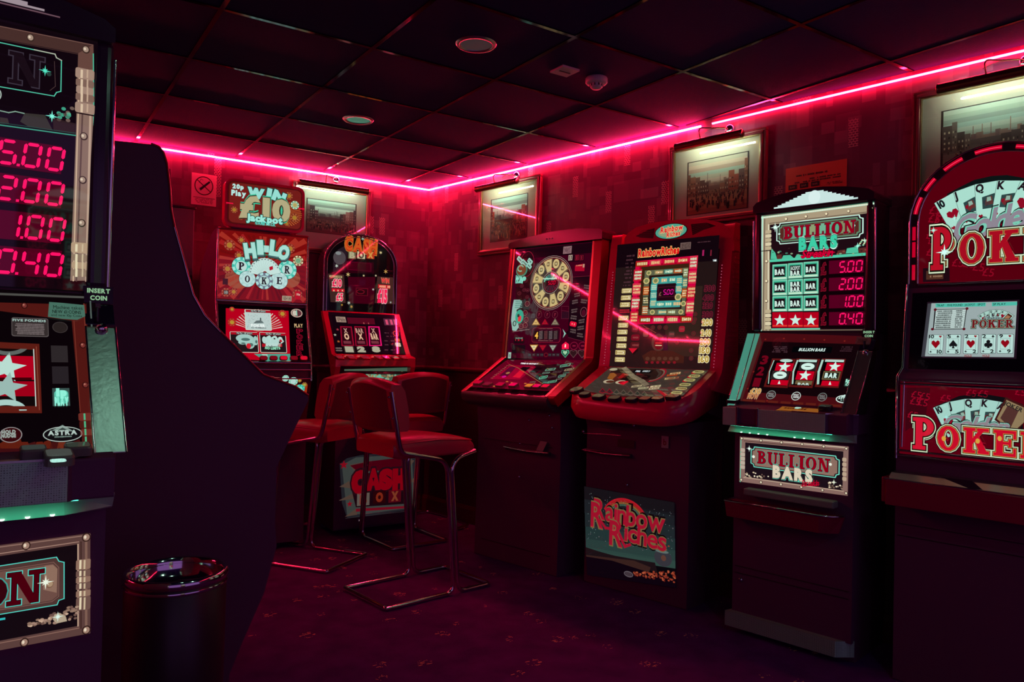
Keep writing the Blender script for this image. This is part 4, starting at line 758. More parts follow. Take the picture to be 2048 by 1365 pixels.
# ================================================================== DARTBOARD MACHINE
FD = Frame(2.379, 3.918, -77.2)
def dart():
    r = FD.root('fruit_machine'); m = MB()
    m.prism([(0, 0), (.012, .715), (0, .90), (-.03, .93), (.42, .93), (.42, 0)], 0, .65, BLACK)
    m.prism([(-.108, .975), (.232, 1.176), (.42, 1.176), (.42, .92), (-.04, .92), (-.10, .955)], .005, .645, BLACKG)
    m.prism([(.240, 1.17), (.298, 1.885), (.42, 1.90), (.42, 1.17)], .0, .65, BLACKG); m.build('cabinet', r, bevel=.005)
    # bowed bumper under the deck
    rings = []
    for i in range(13):
        x = -.01+.67*i/12; b = .02*(1-((i-6)/6)**2); rings.append([(x, y-b*k, z) for y, z, k in ((-.122, .984, 1), (-.134, .966, 1), (-.118, .935, .9), (-.06, .905, .5), (.0, .90, 0), (0, .975, 0), (-.1, .985, .8))])
    m = MB(); m.loft(rings, pbr('grey_black_bumper', (.08, .06, .065), .38), True); m.build('front_bumper', r)
    # deck glass
    A = Art(FD, -.116, .988, .225, 1.184, (930, 710, 8.19)); rd, hot, grn = glow('58001a', .9), glow('b0002c'), glow('5c9c80')
    A.poly([(90, 530), (690, 85), (1985, 80), (1420, 600)], rd, 0); A.poly([(420, 400), (760, 170), (1180, 190), (900, 410)], glow('900028', .9), 1)
    A.poly([(560, 350), (740, 200), (840, 205), (700, 360)], glow('3c0424'), 2); A.poly([(780, 370), (900, 260), (1000, 265), (900, 385)], glow('c8102c'), 2)
    for p in ([(905, 235), (950, 205), (1080, 208), (985, 282)], [(1070, 290), (1160, 212), (1280, 215), (1180, 300)]): A.poly(p, glow('100208', .8), 3)
    A.text('TIME IS MONEY', 1055, 152, 300, 17, glow('f0f0f0', 1.2), 4, .05); A.scrib(1120, 124, 330, 12, glow('a05040'), 3, 1)
    A.line([(720, 165), (860, 215), (1050, 340), (1280, 485)], 7, glow('906840'), 4); A.oval(705, 305, 60, 34, glow('a07840'), 4); A.oval(640, 365, 70, 34, glow('d0108c', .9), 4)
    A.poly([(1120, 170), (1790, 150), (1560, 470), (1270, 480), (1140, 380), (1230, 260)], glow('1c060c'), 1)
    for i, (x, y, w, h, q, c) in enumerate(((1645, 178, 150, 50, 20, '5c9c80'), (1710, 245, 140, 40, 20, 'a08c6c'), (1400, 245, 150, 40, 15, '6a9c84'), (1510, 285, 130, 34, 10, '503038'), (1330, 300, 110, 28, 10, '6a8878'), (1285, 375, 120, 50, 25, '5ca888'), (1430, 365, 120, 32, 20, '4c2a34'), (1590, 350, 110, 50, 20, '588c78'), (1430, 445, 130, 44, 22, '5ca080'), (1540, 400, 80, 28, 20, '70605c'), (1320, 460, 90, 26, 0, '4c8470'), (1660, 300, 90, 26, 20, '507060'), (1110, 450, 90, 26, 10, '70504c'))):
        A.box(x, y, w, h, glow(c), 2, q, .2); A.box(x, y, w*.8, h*.55, glow('182018'), 3, q); A.scrib(x, y, w*.6, h*.4, glow(c), 4, 1, rot=q)
    for k in range(9): A.scrib(440+k*32, 385-k*25, 40, 16, glow('a0584c'), 3, 1)
    for x, y in ((480, 520), (690, 445), (770, 465), (990, 475), (1130, 485), (1500, 520)): A.oval(x, y, 46, 16, glow('c07830'), 3)
    A.build('deck_glass', r)
    for x, y, c in ((228, 480, 'b8002c'), (378, 505, '6a1028'), (588, 515, 'a80030'), (800, 522, 'd8004c'), (1060, 538, 'c87828'), (1188, 543, 'e0004c'), (1330, 545, 'e81038')): button(A, x, y, 128, 62, .013, pbr('tan_button_side', (.25, .15, .12), .3), glow(c), r, skew=.12)
    # upper glass
    A = Art(FD, .225, 1.184, .285, 1.885, (1010, 470, 10.24)); u1 = .655; c = (.3275, .36)
    A.ubox((.326, .345), .626, .69, glow('40001a', .8), 0); A.ubox((.326, .655), .626, .06, glow('1c0410', .8), 1)
    A.poly([(240, 400), (600, 330), (560, 830), (480, 1600), (220, 1600)], glow('2a0812', .9), 1)
    A.poly([(1350, 850), (1810, 820), (1780, 1331), (1330, 1331)], glow('180610', .9), 2)
    # dial
    X, Y = 945, 985
    A.oval(X, Y, 860, 860, glow('200610'), 3, 40, True); 
    for d, c_ in ((860, '8a8078'), (832, '5a1020'), (808, 'b8a890'), (776, '8a1020')): A.ring(X, Y, d, d, 7, glow(c_), 4, circ=True)
    cx, cy = A.P(X, Y); R0 = A.S(X, Y, 760, 760)[0]/2; R1 = A.S(X, Y, 370, 370)[0]/2
    for i in range(12):
        a = i*30+15
        p = [(cx+rr*math.cos(R_(a+d)), cy+rr*math.sin(R_(a+d))) for rr, d in ((R1, -12.5), (R0, -12.5), (R0, 0), (R0, 12.5), (R1, 12.5), (R1, 0))]
        A.raw([p[0], p[1], p[2], p[3], p[4], p[5]], glow('c4b078' if i % 2 else '3a2c28'), 5)
        rm = (R0*.62+R1*.38); q = (cx+rm*math.cos(R_(a)), cy+rm*math.sin(R_(a)))
        if i % 2 == 0: A.raw(_ell(q[0], q[1], R0*.17, R0*.2, 0, 345, 15), glow('c8b47c'), 6)
        A.ubox(q, R0*.16, R0*.17, glow('4a3418'), 7, 0, .3); A.ubox(q, R0*.10, R0*.10, glow('d8cc98'), 8); A.ubox(q, R0*.03, R0*.12, glow('4a3418'), 9)
        A.raw([(cx+rr*math.cos(R_(a+15+d)), cy+rr*math.sin(R_(a+15+d))) for rr, d in ((R1*.9, -.8), (R0*1.02, -.4), (R0*1.02, .4), (R1*.9, .8))], glow('a89070'), 6)
    A.oval(X, Y, 350, 350, glow('241018'), 6, 32, True); A.ring(X, Y, 350, 350, 9, glow('9c8c80'), 9, circ=True); A.ring(X, Y, 290, 290, 6, glow('8a2030'), 9, circ=True)
    rr = A.S(X, Y, 300, 300)[0]/2
    for i in range(7):
        a = 8+i*24; A.raw([(cx, cy)]+[(cx+rr*math.cos(R_(a+d)), cy+rr*math.sin(R_(a+d))) for d in (0, 10, 20)], glow(('2c6c60', '44a088', '5cc8a8', '308474')[i % 4]), 7)
        A.raw([(cx, cy)]+[(cx+rr*math.cos(R_(a+180+d)), cy+rr*math.sin(R_(a+180+d))) for d in (0, 9, 18)], glow(('3c2430', '4a1c2c')[i % 2]), 7)
    A.line([(800, 905), (1070, 895)], 14, glow('b8e8d0'), 10); A.box(955, 985, 250, 110, glow('2a0410'), 10); A.digits('5.00', 970, 985, 150, 78, glow('e81038'), 11)
    # left figure strip
    A.ring(455, 600, 290, 520, 6, glow('a01838'), 4)
    for x, y, w, h, q in ((320, 520, 150, 90, -38), (410, 580, 150, 80, -38), (500, 640, 110, 80, -38), (520, 545, 110, 90, -38)): A.box(x, y, w, h, glow('94c8b8'), 5, q, .25); A.scrib(x, y, w*.7, h*.5, glow('2c5048'), 6, 1, rot=q)
    A.oval(350, 730, 230, 260, glow('3c8068'), 5); A.oval(345, 720, 190, 215, glow('6a4028'), 6); A.ring(330, 690, 130, 140, 18, glow('78b898'), 7, 20, 300); A.oval(325, 650, 50, 50, glow('9c5030'), 7)
    A.text('WIN', 300, 915, 170, 120, glow('80e0c8'), 7, .06, rot=-12, outl=(glow('2c6050'), .03)); A.oval(400, 900, 80, 90, glow('78d0b8'), 6); A.box(290, 975, 140, 40, glow('68b8a4'), 6)
    for x, y in ((350, 1050), (300, 1200), (400, 1130), (460, 1280), (430, 940), (470, 1140)): A.ring(x, y, 80, 76, 10, glow('5a1c28'), 4); A.scrib(x, y, 40, 24, glow('80303c'), 5)
    # right of the header
    A.box(1285, 312, 170, 150, glow('8a686c'), 5); A.scrib(1285, 315, 140, 110, glow('40202c'), 6, 5)
    A.box(1460, 480, 330, 140, glow('1c0410'), 3)
    for k, x in enumerate((1345, 1480, 1575)): A.box(x, 470, 80, 110, glow(('b0a090', '7c0c24', '6a0c20')[k]), 4); A.box(x, 470, 50, 80, glow('2c0c14'), 5); A.box(x, 470, 18, 70, glow(('c8b8a0', 'a81434', '901030')[k]), 6)
    A.poly([(1440, 630), (1600, 595), (1640, 600), (1630, 745), (1435, 745)], glow('a80828'), 4); A.scrib(1530, 630, 150, 40, glow('d88068'), 5); A.box(1618, 635, 34, 70, glow('b89078'), 5)
    A.line([(1370, 868), (1800, 838)], 5, glow('8a1c38'), 4)
    A.crop = (1010, 600, 9.75)
    A.poly([(1262, 0), (1650, 0), (1545, 815), (1235, 735)], glow('140610', .9), 3); A.line([(1650, 0), (1545, 815), (1235, 735)], 5, glow('6a2438'), 4)
    for i, (x, y) in enumerate(((1410, -95), (1640, -140), (1370, 40), (1540, 30), (1355, 215), (1345, 345), (1495, 420), (1330, 610), (1478, 550), (1465, 690), (1400, -230), (1600, -250))): A.scrib(x, y, 120, 90, glow('5c4c4c'), 5, 2, 1, rot=(-8 if i % 2 else 8))
    A.box(1335, 475, 130, 95, glow('e01038'), 5, -10, .3); A.scrib(1335, 475, 100, 50, glow('ffa090'), 6, rot=-10); A.ring(1540, 240, 130, 190, 7, glow('8a5058'), 5); A.oval(1540, 255, 80, 120, glow('4a0c20'), 5)
    for x, c_ in ((670, '5a1428'), (830, '5a1428'), (980, '4a1024')): A.ring(x, 290, 110, 140, 6, glow('6a2c38'), 4); A.text('?', x, 290, 40, 60, glow('7a2434'), 4)
    A.box(555, 315, 80, 90, glow('4a3c40'), 4); A.box(1180, 300, 140, 130, glow('2a0c1c'), 4); A.line([(1110, 130), (1250, 130), (1250, 370), (1105, 370), (1110, 130)], 4, glow('6a2838'), 5); A.line([(1110, 210), (1250, 230)], 4, glow('6a2838'), 5)
    for x, y, c1, c2, up in ((612, 432, 'd8b068', 'a07840', 1), (788, 432, 'a80c28', '5a0818', 1), (985, 432, '8c8068', '5a5044', 1), (572, 940, 'e0d4a0', 'c08838', -1), (745, 940, 'a80c28', '6a0818', -1), (942, 940, '98a090', '504a44', -1)):
        k = 62*up; A.poly([(x-82, y+k), (x+82, y+k), (x, y-k*1.15)], glow(c2), 5); A.poly([(x-62, y+k*.75), (x+58, y+k*.75), (x-2, y-k*.85)], glow(c1), 6); A.text('£2', x, y+14*up, 42, 28, glow('4a2810'), 7)
    A.box(805, 690, 560, 290, glow('a01c34'), 4, 0, .2); A.box(805, 690, 548, 278, glow('38041a'), 5, 0, .2); A.box(805, 690, 480, 170, glow('14060c'), 6, 0, .1)
    A.text('4', 625, 695, 62, 120, glow('f0b848'), 8, .04)
    for x, c_ in ((708, '6a5c5c'), (805, '6a3034'), (898, '6a5c60'), (995, '5a4444')):
        A.box(x, 690, 80, 165, glow('2c2024'), 7)
        for k in range(6): A.box(x, 620+k*28, 66, 15, glow(c_), 8, 12)
    A.scrib(800, 800, 330, 26, glow('80504c'), 7); A.scrib(800, 565, 300, 20, glow('80504c'), 7)
    A.poly([(1130, 570), (1195, 660), (1135, 745), (1160, 660)], glow('90c8b8'), 5); A.poly([(1195, 640), (1240, 600), (1235, 700)], glow('0c0408'), 5)
    A.poly([(1115, 965), (1115, 880), (1190, 820), (1255, 870), (1252, 960)], glow('f01848'), 5); A.text('1', 1185, 900, 22, 60, glow('fff0e0'), 6)
    def heart(x, y, w, c1, c2):
        for k, cc in ((1, c1), (.84, c2)): A.poly([(x, y+w*.62*k), (x-w*.55*k, y-w*.05*k), (x-w*.5*k, y-w*.42*k), (x-w*.2*k, y-w*.5*k), (x, y-w*.3*k), (x+w*.2*k, y-w*.5*k), (x+w*.5*k, y-w*.42*k), (x+w*.55*k, y-w*.05*k)], glow(cc), 5 if k == 1 else 6)
    heart(1180, 1045, 140, '50b890', '184838'); heart(1180, 1035, 90, '70d8a8', 'b0e8b8'); heart(1340, 1050, 140, '6a4448', '2c1418'); heart(1508, 1050, 150, '6a4448', '2c1418')
    for x in (1350, 1515): A.ring(x, 900, 150, 150, 6, glow('a01c40'), 5); A.scrib(x, 900, 60, 40, glow('8a1c38'), 5)
    A.box(282, 790, 205, 120, glow('1a0810'), 5, 0, .15); A.text('NUDGE', 285, 750, 140, 30, glow('80a090'), 6); A.text('1 2 3', 285, 785, 150, 34, glow('c02030'), 6); A.box(270, 965, 255, 160, glow('1a0a12'), 5)
    for k in range(8):
        if k != 4: A.box(490+k*78, 1075, 62, 62, glow('2a2428'), 5); A.scrib(490+k*78, 1075, 44, 20, glow('6a5c60'), 6)
    A.ring(805, 1075, 80, 80, 8, glow('7a1c20'), 5); A.box(97, 1085, 55, 120, glow('98b8a8'), 6); A.text('0', 97, 1090, 24, 50, glow('285048'), 7)
    A.poly([(150, 600), (125, 400), (150, 150), (180, 0), (300, 0), (340, 40), (290, 160), (230, 200), (260, 420), (275, 540), (220, 610)], glow('8cb8ac'), 5)  # guitar body and neck
    A.oval(290, 330, 160, 270, glow('34a084'), 6); A.oval(195, 465, 70, 110, glow('14281c'), 7); A.oval(197, 465, 40, 80, glow('84b0a4'), 8); A.box(292, 370, 60, 110, glow('e02030'), 7, 0, .3); A.box(270, 310, 44, 60, glow('20201c'), 8, 0, .3)
    A.scrib(270, 90, 150, 160, glow('5a8c80'), 6, 4, 1); A.line([(160, 622), (480, 580)], 4, glow('b09a90'), 5)
    for x, y in ((440, 80), (400, 260), (420, 390), (400, 500), (320, 520)): A.ring(x, y, 95, 110, 8, glow('8a4a48'), 5); A.box(x, y, 56, 60, glow('5a0c20'), 5)
    A.build('upper_glass', r)
    # rails, gold inlays, top bar
    prof = [(-.125, .982), (.215, 1.186), (.276, 1.888), (.345, 1.888), (.300, 1.150), (-.085, .935)]
    MB().prism(prof, .650, .704, REDRAIL).build('side_rail', r, bevel=.020, seg=4); MB().prism(prof, -.018, .004, REDRAIL).build('side_rail', r, bevel=.006)
    for x0, x1 in ((.634, .652), (.006, .020)): MB().prism([(-.118, .988), (.218, 1.190), (.279, 1.878), (.292, 1.878), (.236, 1.17), (-.10, .975)], x0, x1, GOLDM).build('gold_inlay', r, bevel=.003)
    m = MB(); m.prism([(-.022, 1.880), (-.024, 1.902), (-.012, 1.915), (.12, 1.935), (.33, 1.955), (.55, 1.955), (.69, 1.940), (.712, 1.925), (.712, 1.880)], .262, .42, pbr('dark_red_gloss_top', (.10, .006, .03), .18, spec=.6), 'y'); m.build('top_bar', r, bevel=.010, seg=3)
    for k in range(3):
        MB().lathe([(.0001, .004), (.004, .003), (.005, 0)], CHROME, (.30+k*.022, .26, 1.912), 10, frame=(Vector((1, 0, 0)), Vector((0, 0, 1)), Vector((0, -1, 0)))).build('top_screw', r)
    B = Art(FD, -.002, 0, -.002, 1, (920, 780, 3.102))
    ptube(B, [(285, 352), (380, 372), (480, 387), (560, 392)], .0035, CHROME, .02, 8, .02).build('tray_lip', r)
    m = MB(); a, b = B.P(290, 395), B.P(565, 400); m.box(a[0], b[0], -.018, 0, b[1]-.01, b[1]+.01, BLACKG); m.build('payout_tray', r, bevel=.004)
    m = MB(); q = [on(B, *p, l) for p, l in (((475, 388), .012), ((518, 390), .012), ((542, 325), .002), ((500, 318), .002))]; m.loft([q, [(x, y+.001, z) for x, y, z in q]], ink('a08c84')); m.build('paper_ticket', r)
    for x, y in ((427, 188), (553, 160), (570, 235), (370, 333), (367, 540)):
        p = on(B, x, y); MB().lathe([(.0001, .007), (.005, .006), (.007, 0)], CHROME, p, 12, frame=(Vector((1, 0, 0)), Vector((0, 0, 1)), Vector((0, -1, 0)))).build('lock', r)
    for z in (.70, .10): MB().box(.06, .60, -.003, .0, z, z+.002, ink('2a1c24', .3)).build('door_seam', r)
    return r
tag(dart(), 'red and black fruit machine with a round gold number dial', 'fruit machine')

# ================================================================== RAINBOW RICHES
FN = Frame(2.605, 3.149, -77)
def rainbow():
    r = FN.root('fruit_machine'); m = MB()
    m.prism([(0, 0), (0, .83), (-.02, .90), (.35, .90), (.35, 0)], 0, .62, BLACK); m.prism([(.10, .95), (.165, 1.14), (.260, 1.80), (.30, 1.90), (.30, .90)], .0, .655, BLACK); m.build('cabinet', r, bevel=.006)
    # moulded red deck
    def outline(g, z0, k):
        q = [(-.045+g, .17)]
        q += [(-.045+g+.13*(1-math.cos(R_(a))), -.175+g+.13*(1-math.sin(R_(a)))) for a in range(0, 91, 15)]
        q += [(.690-g-.15*(1-math.sin(R_(a))), -.175+g+.15*(1-math.cos(R_(a)))) for a in range(0, 91, 15)]
        q += [(.690-g, .17)]
        return [(x, y, z0+(y+.175)*k) for x, y in q]
    m = MB(); m.loft([outline(.05, .868, .25), outline(.015, .885, .30), outline(.0, .930, .42), outline(.004, .975, .50), outline(.016, .990, .515)], REDSH, True); m.build('deck_shell', r)
    A = Art(FN, -.160, .9985, .150, 1.158, (1130, 730, 6.606))
    A.poly([(235, 345), (610, 40), (1900, 85), (1560, 420), (1150, 432), (760, 425), (430, 385)], glow('4c4038', .55), 8)
    L = 9
    A.poly([(620, 60), (1200, 70), (1240, 130), (1180, 230), (860, 250), (600, 120)], glow('2a1814', .8), L); A.poly([(640, 130), (760, 120), (840, 165), (740, 230), (560, 240), (600, 160)], glow('4a1a14'), L+1)
    A.poly([(600, 125), (650, 120), (690, 150), (620, 215), (560, 195)], glow('8a5020'), L+2)
    A.line([(790, 60), (900, 165), (1020, 230), (1070, 275)], 62, glow('706450'), L+2)
    for k in range(6): A.line([(775+k*48, 95+k*32), (860+k*44, 90+k*32)], 4, glow('3a3028'), L+3)
    for d, c_ in ((250, '8a0c20'), (215, '6a5a4a'), (185, '3a1414')): A.ring(1195, 150, d, d*.75, 24, glow(c_), L+2, -90, 100)
    A.oval(645, 75, 105, 34, glow('a8a080'), L+3); A.box(1030, 102, 260, 40, glow('08080a'), L+3); A.text('FEEL', 972, 102, 66, 16, glow('d8e8e8'), L+4, .06); A.text('LUCKY', 1080, 102, 96, 16, glow('d8e8e8'), L+4, .06)
    for x, y, c_ in ((770, 160, 'a01818'), (800, 185, '100808'), (1060, 180, '100808')): A.poly([(x-70, y+30), (x, y-35), (x+80, y-20), (x+30, y+30)], glow(c_, .8), L+2)
    for x, y in ((740, 245), (580, 235)): A.oval(x, y, 140, 50, glow('b0a488'), L+3); A.oval(x+20, y+4, 110, 36, glow('8a0c18' if x > 700 else '4a2418'), L+4)
    A.poly([(725, 270), (810, 232), (845, 238), (780, 282)], glow('d00c24'), L+5)
    for k in range(7): x = 500+k*92; y = 362+k*7; A.poly([(x-50, y+14), (x, y-44), (x+50, y+16), (x, y+34)], glow('7a1420' if k < 2 else '5a4c40'), L+2); A.poly([(x-34, y+8), (x, y-28), (x+34, y+9), (x, y+20)], glow('38101a' if k < 2 else '2c3028'), L+3)
    for p, c_ in (((1420, 150), 'a84018'), ((1390, 195), 'a89868'), ((1460, 130), 'c8a070'), ((1200, 300), 'b8b088'), ((1180, 330), 'a8a080'), ((950, 298), '9c9070'), ((1040, 322), '9c9878'), ((1440, 190), '8a5038')): A.box(*p, 130, 26, glow(c_), L+3, 18); A.scrib(*p, 100, 16, glow('4a3020'), L+4, rot=18)
    for x, y in ((1610, 112), (1560, 160), (1510, 205), (1420, 268), (1400, 315), (1350, 375)): A.oval(x, y, 80, 34, glow('4c2c28'), L+2)
    for k, (x, y) in enumerate(((1765, 110), (1712, 165), (1648, 218), (1590, 278), (1540, 330), (1480, 385))): A.box(x-55, y+8, 70, 32, glow('b00c20' if k in (0, 1, 2, 5) else '5a3028'), L+2, 0, .4); A.box(x, y, 155, 40, glow('a09860'), L+3, 0, .5); A.scrib(x, y, 110, 22, glow('4a3c20'), L+4, 1, 1)
    A.poly([(1210, 350), (1260, 355), (1400, 430), (1330, 445)], glow('a01420'), L+3); A.poly([(1330, 440), (1440, 400), (1550, 400), (1480, 440)], glow('a87850'), L+3)
    A.build('deck_glass', r)
    for x, y, w, h in ((160, 358, 150, 74), (268, 415, 140, 50), (455, 446, 165, 56), (662, 470, 165, 56), (885, 483, 160, 50), (1065, 482, 155, 54), (1232, 478, 155, 54), (1432, 452, 190, 56)):
        button(A, x, y, w, h, .016, BLACKG, glow('5a4434' if x < 1000 else '7a4030', .8), r, skew=.3, l0=.002, round_=.45)
    # upper shell
    prof = [(.06, 1.06), (.145, 1.150), (.232, 1.82), (.250, 1.90), (.305, 1.90), (.305, 1.02)]
    MB().prism(prof, -.040, .030, REDSH).build('side_rail', r, bevel=.018, seg=4); rr = MB().prism(prof, .640, .708, REDSH).build('side_rail', r, bevel=.022, seg=4)
    for k in range(26):
        z = 1.20+k*.0245; y = .145+(z-1.15)*.130; MB().box(.7085, .7125, y+.03, .298, z, z+.012, REDSH).build('moulded_rib', rr, bevel=.002)
    for x in (-.006, .660):
        m = MB()
        for k in range(34):
            z = 1.17+k*.0155; y = .145+(z-1.15)*.130; m.box(x-.0015, x+.0015, y-.0025, y+.003, z, z+.003, glow('c87090', .8))
        m.build('dotted_light_line', r)
    H = Art(FN, .230, 1.80, .250, 1.94, (1130, 430, 3.174)); 
    o = [(375, 200), (378, 150), (400, 115), (450, 80), (540, 52), (660, 36), (790, 26), (900, 30), (985, 48), (1030, 78), (1058, 120), (1072, 170), (1074, 230), (975, 215), (965, 165), (930, 132), (800, 150), (600, 172), (430, 182), (402, 215)]
    extr(H, o, .065, REDSH, 0, name='arched_hood', parent=r, bevel=.008)
    H.oval(673, 105, 205, 100, ink('300410', .3), 1); H.oval(673, 105, 196, 92, glow('4c9c88'), 2); H.oval(673, 108, 160, 66, glow('8a9c78'), 3); H.text('Rainbow', 680, 88, 140, 34, glow('d81028'), 5, .04, outl=(glow('f0d090'), .05), rot=3); H.text('Riches', 690, 122, 84, 30, glow('d81028'), 5, .04, outl=(glow('f0d090'), .05), rot=3)
    for p in ([(450, 135), (530, 95), (570, 85), (560, 150), (480, 145)], [(800, 60), (900, 50), (960, 70), (880, 95), (810, 130)]): H.poly(p, ink('30101c', .4), 1)
    for k in range(5): H.line([(455+k*8, 138-k*9), (560, 142-k*13)], 2, ink('8a3044', .4), 2); H.line([(812, 120-k*13), (920-k*4, 74-k*5)], 2, ink('8a3044', .4), 2)
    H.build('hood_logo', r)
    # upper glass
    A = Art(FN, .150, 1.152, .208, 1.822, (1220, 480, 9.31)); A.ubox((.335, .343), .62, .68, glow('2c1c1c', .6), 0); A.ubox((.335, .62), .62, .13, glow('14060e', .8), 1)
    A.ubox((.47, .25), .2, .36, glow('382820', .7), 1)
    A.text('Rainbow', 745, 235, 425, 135, glow('d01820'), 6, .05, outl=(glow('e8c070'), .06), gap=.03); A.text('Riches', 1130, 200, 330, 135, glow('d81818'), 6, .05, outl=(glow('e8c070'), .06), gap=.03)
    A.box(1412, 115, 195, 130, glow('6a5450'), 4); A.scrib(1412, 118, 170, 100, glow('30201c'), 5, 5)
    def quad(tl, tr, br, bl, mat, l): A.poly([tl, tr, br, bl], mat, l)
    rest = lambda x, y: (x, y)
    c2 = lambda x, y: ((1200+x/8.53-1220)*9.31, (610+y/8.53-480)*9.31)
    O = [(490, 400), (1645, 290), c2(1575, 300), c2(510, 340)]; I1 = [(590, 508), (1483, 440), c2(1462, 195), c2(650, 185)]; I2 = [(655, 575), (1462, 520), c2(1445, 175), c2(715, 175)]; I3 = [(785, 705), (1352, 665), (1310, 1255), (748, 1275)]; I4 = [(880, 830), (1250, 808), (1228, 1130), (870, 1142)]
    A.poly(O, glow('d00040'), 2); A.poly([(560, 470), (1500, 400), c2(1480, 240), c2(610, 240)], glow('a00020'), 2.5); A.poly(I1, glow('382010'), 3); A.poly(I2, glow('5c6048'), 4); A.poly([(735, 670), (1372, 620), (1335, 1290), (715, 1300)], glow('281410'), 5); A.poly(I3, glow('3c8c84'), 6); A.poly(I4, glow('200812'), 7); A.line([(915, 890), (1215, 868), (1200, 1060), (905, 1070), (915, 890)], 4, glow('6a1c2c'), 8)
    A.digits('5.00', 1095, 975, 185, 100, glow('f010a0'), 9); A.text('£', 945, 1010, 44, 70, glow('906050'), 9)
    def lerp(a, b, t): return (a[0]+(b[0]-a[0])*t, a[1]+(b[1]-a[1])*t)
    def tiles(Q, P2, n, cols, l):
        mid = [lerp(a, b, .5) for a, b in zip(Q, P2)]
        for e in range(4):
            for k in range(n):
                x, y = lerp(mid[e], mid[(e+1) % 4], (k+.12)/n+.02); L1 = math.hypot(mid[(e+1) % 4][0]-mid[e][0], mid[(e+1) % 4][1]-mid[e][1])/n; W_ = math.hypot(Q[e][0]-P2[e][0], Q[e][1]-P2[e][1])*.66
                w, h = (L1*.84, W_) if e % 2 == 0 else (W_, L1*.84); cl = A.rnd.choice(cols)
                if A.rnd.random() < .14: A.oval(x, y, min(w, h)*1.1, min(w, h)*1.1, glow('c8b878'), l+1); A.oval(x, y, min(w, h)*.7, min(w, h)*.7, glow('788050'), l+2); continue
                A.box(x, y, w, h, glow(cl), l); A.scrib(x, y, w*.86, h*.8, glow(A.rnd.choice(('d8c890', 'c8dcb8', 'e0b880'))), l+1, 1 if e % 2 == 0 else 3, 1); 
                if A.rnd.random() < .4: A.oval(x+A.rnd.uniform(-20, 20), y+8, 14, 14, glow('ffffff', 1.2), l+3)
    tiles(O, I1, 4, ('c01830', 'a02010', 'd03048'), 4); tiles(I2, [(735, 670), (1372, 620), (1335, 1290), (715, 1300)], 4, ('b04818', '4c8c7c', '7a7850', '303c30', 'b83020'), 6); tiles(I3, I4, 3, ('3c9c94', '40a8a0', 'b05020', '8c8450'), 8)
    for k, y in enumerate((300, 375, 440, 510, 580, 640, 710, 790, 850)): A.scrib(380-k*8, y, 150, 44, glow('4c2c34'), 2, 1)
    for k, (x, y) in enumerate([(315, 950), (302, 1080), (285, 1210)]+[c2(*q) for q in ((405, 228), (398, 350), (385, 465), (375, 585), (368, 700), (350, 815), (342, 935))]):
        A.box(x, y, 185, 88, glow('c8b87c'), 3, 0, .15); A.box(x, y, 168, 70, glow('9c8448'), 4, 0, .15); A.scrib(x, y, 155, 72, glow('e8dca8'), 5, 2, 1); A.oval(x+60, y+4, 14, 14, glow('ffffff', 1.2), 6)
    A.scrib(*c2(420, 110), 190, 74, glow('c01c30'), 5, 2, 1)
    for t, (x, y), w_ in (('500', (1862, 905), 200), ('400', (1832, 1080), 200), ('320', (1822, 1225), 180), ('300', c2(1838, 165), 190)): A.text(t, x, y, w_, 105, glow('38101c'), 4, .03, outl=(glow('7c1c30'), .05))
    for t, (x, y) in (('280', (1835, 300)), ('240', (1815, 480)), ('200', (1800, 635)), ('180', (1790, 778)), ('160', (1775, 928))):
        X, Y = c2(x, y); A.text(t, X, Y, 190, 112, glow('b09440'), 6, .04, outl=(glow('ece0b0'), .07)); A.box(X-90, Y-10, 44, 60, glow('c81828'), 3, 0, .4)
        A.oval(X, Y+6, 18, 18, glow('ffffff', 1.3), 8)
    for x, y in ((1625, 160), (1620, 250), (1600, 300), (1600, 490), (1560, 780), (1560, 915), (1320, 640), (905, 390), (1020, 385), (1125, 390)): X, Y = c2(x, y); A.ring(X, Y, 84, 84, 14, glow('5c1c24'), 4); A.oval(X, Y, 46, 46, glow('4a2c20'), 4)
    for (x, y, w, h, c_) in ((600, 415, 120, 110, '5a1820'), (1400, 415, 110, 110, 'a01c2c'), (608, 560, 160, 110, '6a0c1c'), (600, 690, 170, 110, '4a1418'), (785, 505, 100, 90, '5a4038'), (1225, 500, 110, 90, '4a3430')): X, Y = c2(x, y); A.box(X, Y, w, h, glow(c_), 4, 0, .3); A.scrib(X, Y, w*.7, h*.5, glow('8a3c3c'), 5, 1, 1)
    A.poly([c2(490, 742), c2(645, 745), c2(560, 830)], glow('c8142c'), 5); A.poly([c2(640, 745), c2(660, 775), c2(580, 850), c2(560, 830)], glow('14080a'), 5)
    A.poly([c2(*q) for q in ((720, 870), (870, 780), (1240, 790), (1440, 880), (1430, 1000), (760, 960))], glow('3c1c14'), 3); A.oval(*c2(1005, 640), 270, 330, glow('4a3028'), 3); A.oval(*c2(1005, 660), 175, 230, glow('6a0c18'), 4); A.box(*c2(1005, 655), 120, 20, glow('d83030'), 6); A.box(*c2(1005, 695), 120, 16, glow('e0d0a0'), 6)
    A.poly([c2(*q) for q in ((1090, 520), (1150, 520), (1165, 780), (1080, 780))], glow('2c1024'), 5); A.line([c2(735, 350), c2(960, 480)], 6, glow('8a5030'), 5); A.line([c2(860, 560), c2(1010, 470), c2(1090, 530)], 22, glow('2c101c'), 5)
    for k in range(6): A.oval(*c2(800+k*95, 985), 60, 50, glow('7a1420'), 5); A.oval(*c2(815+k*100, 920), 80, 70, glow('503024'), 4)
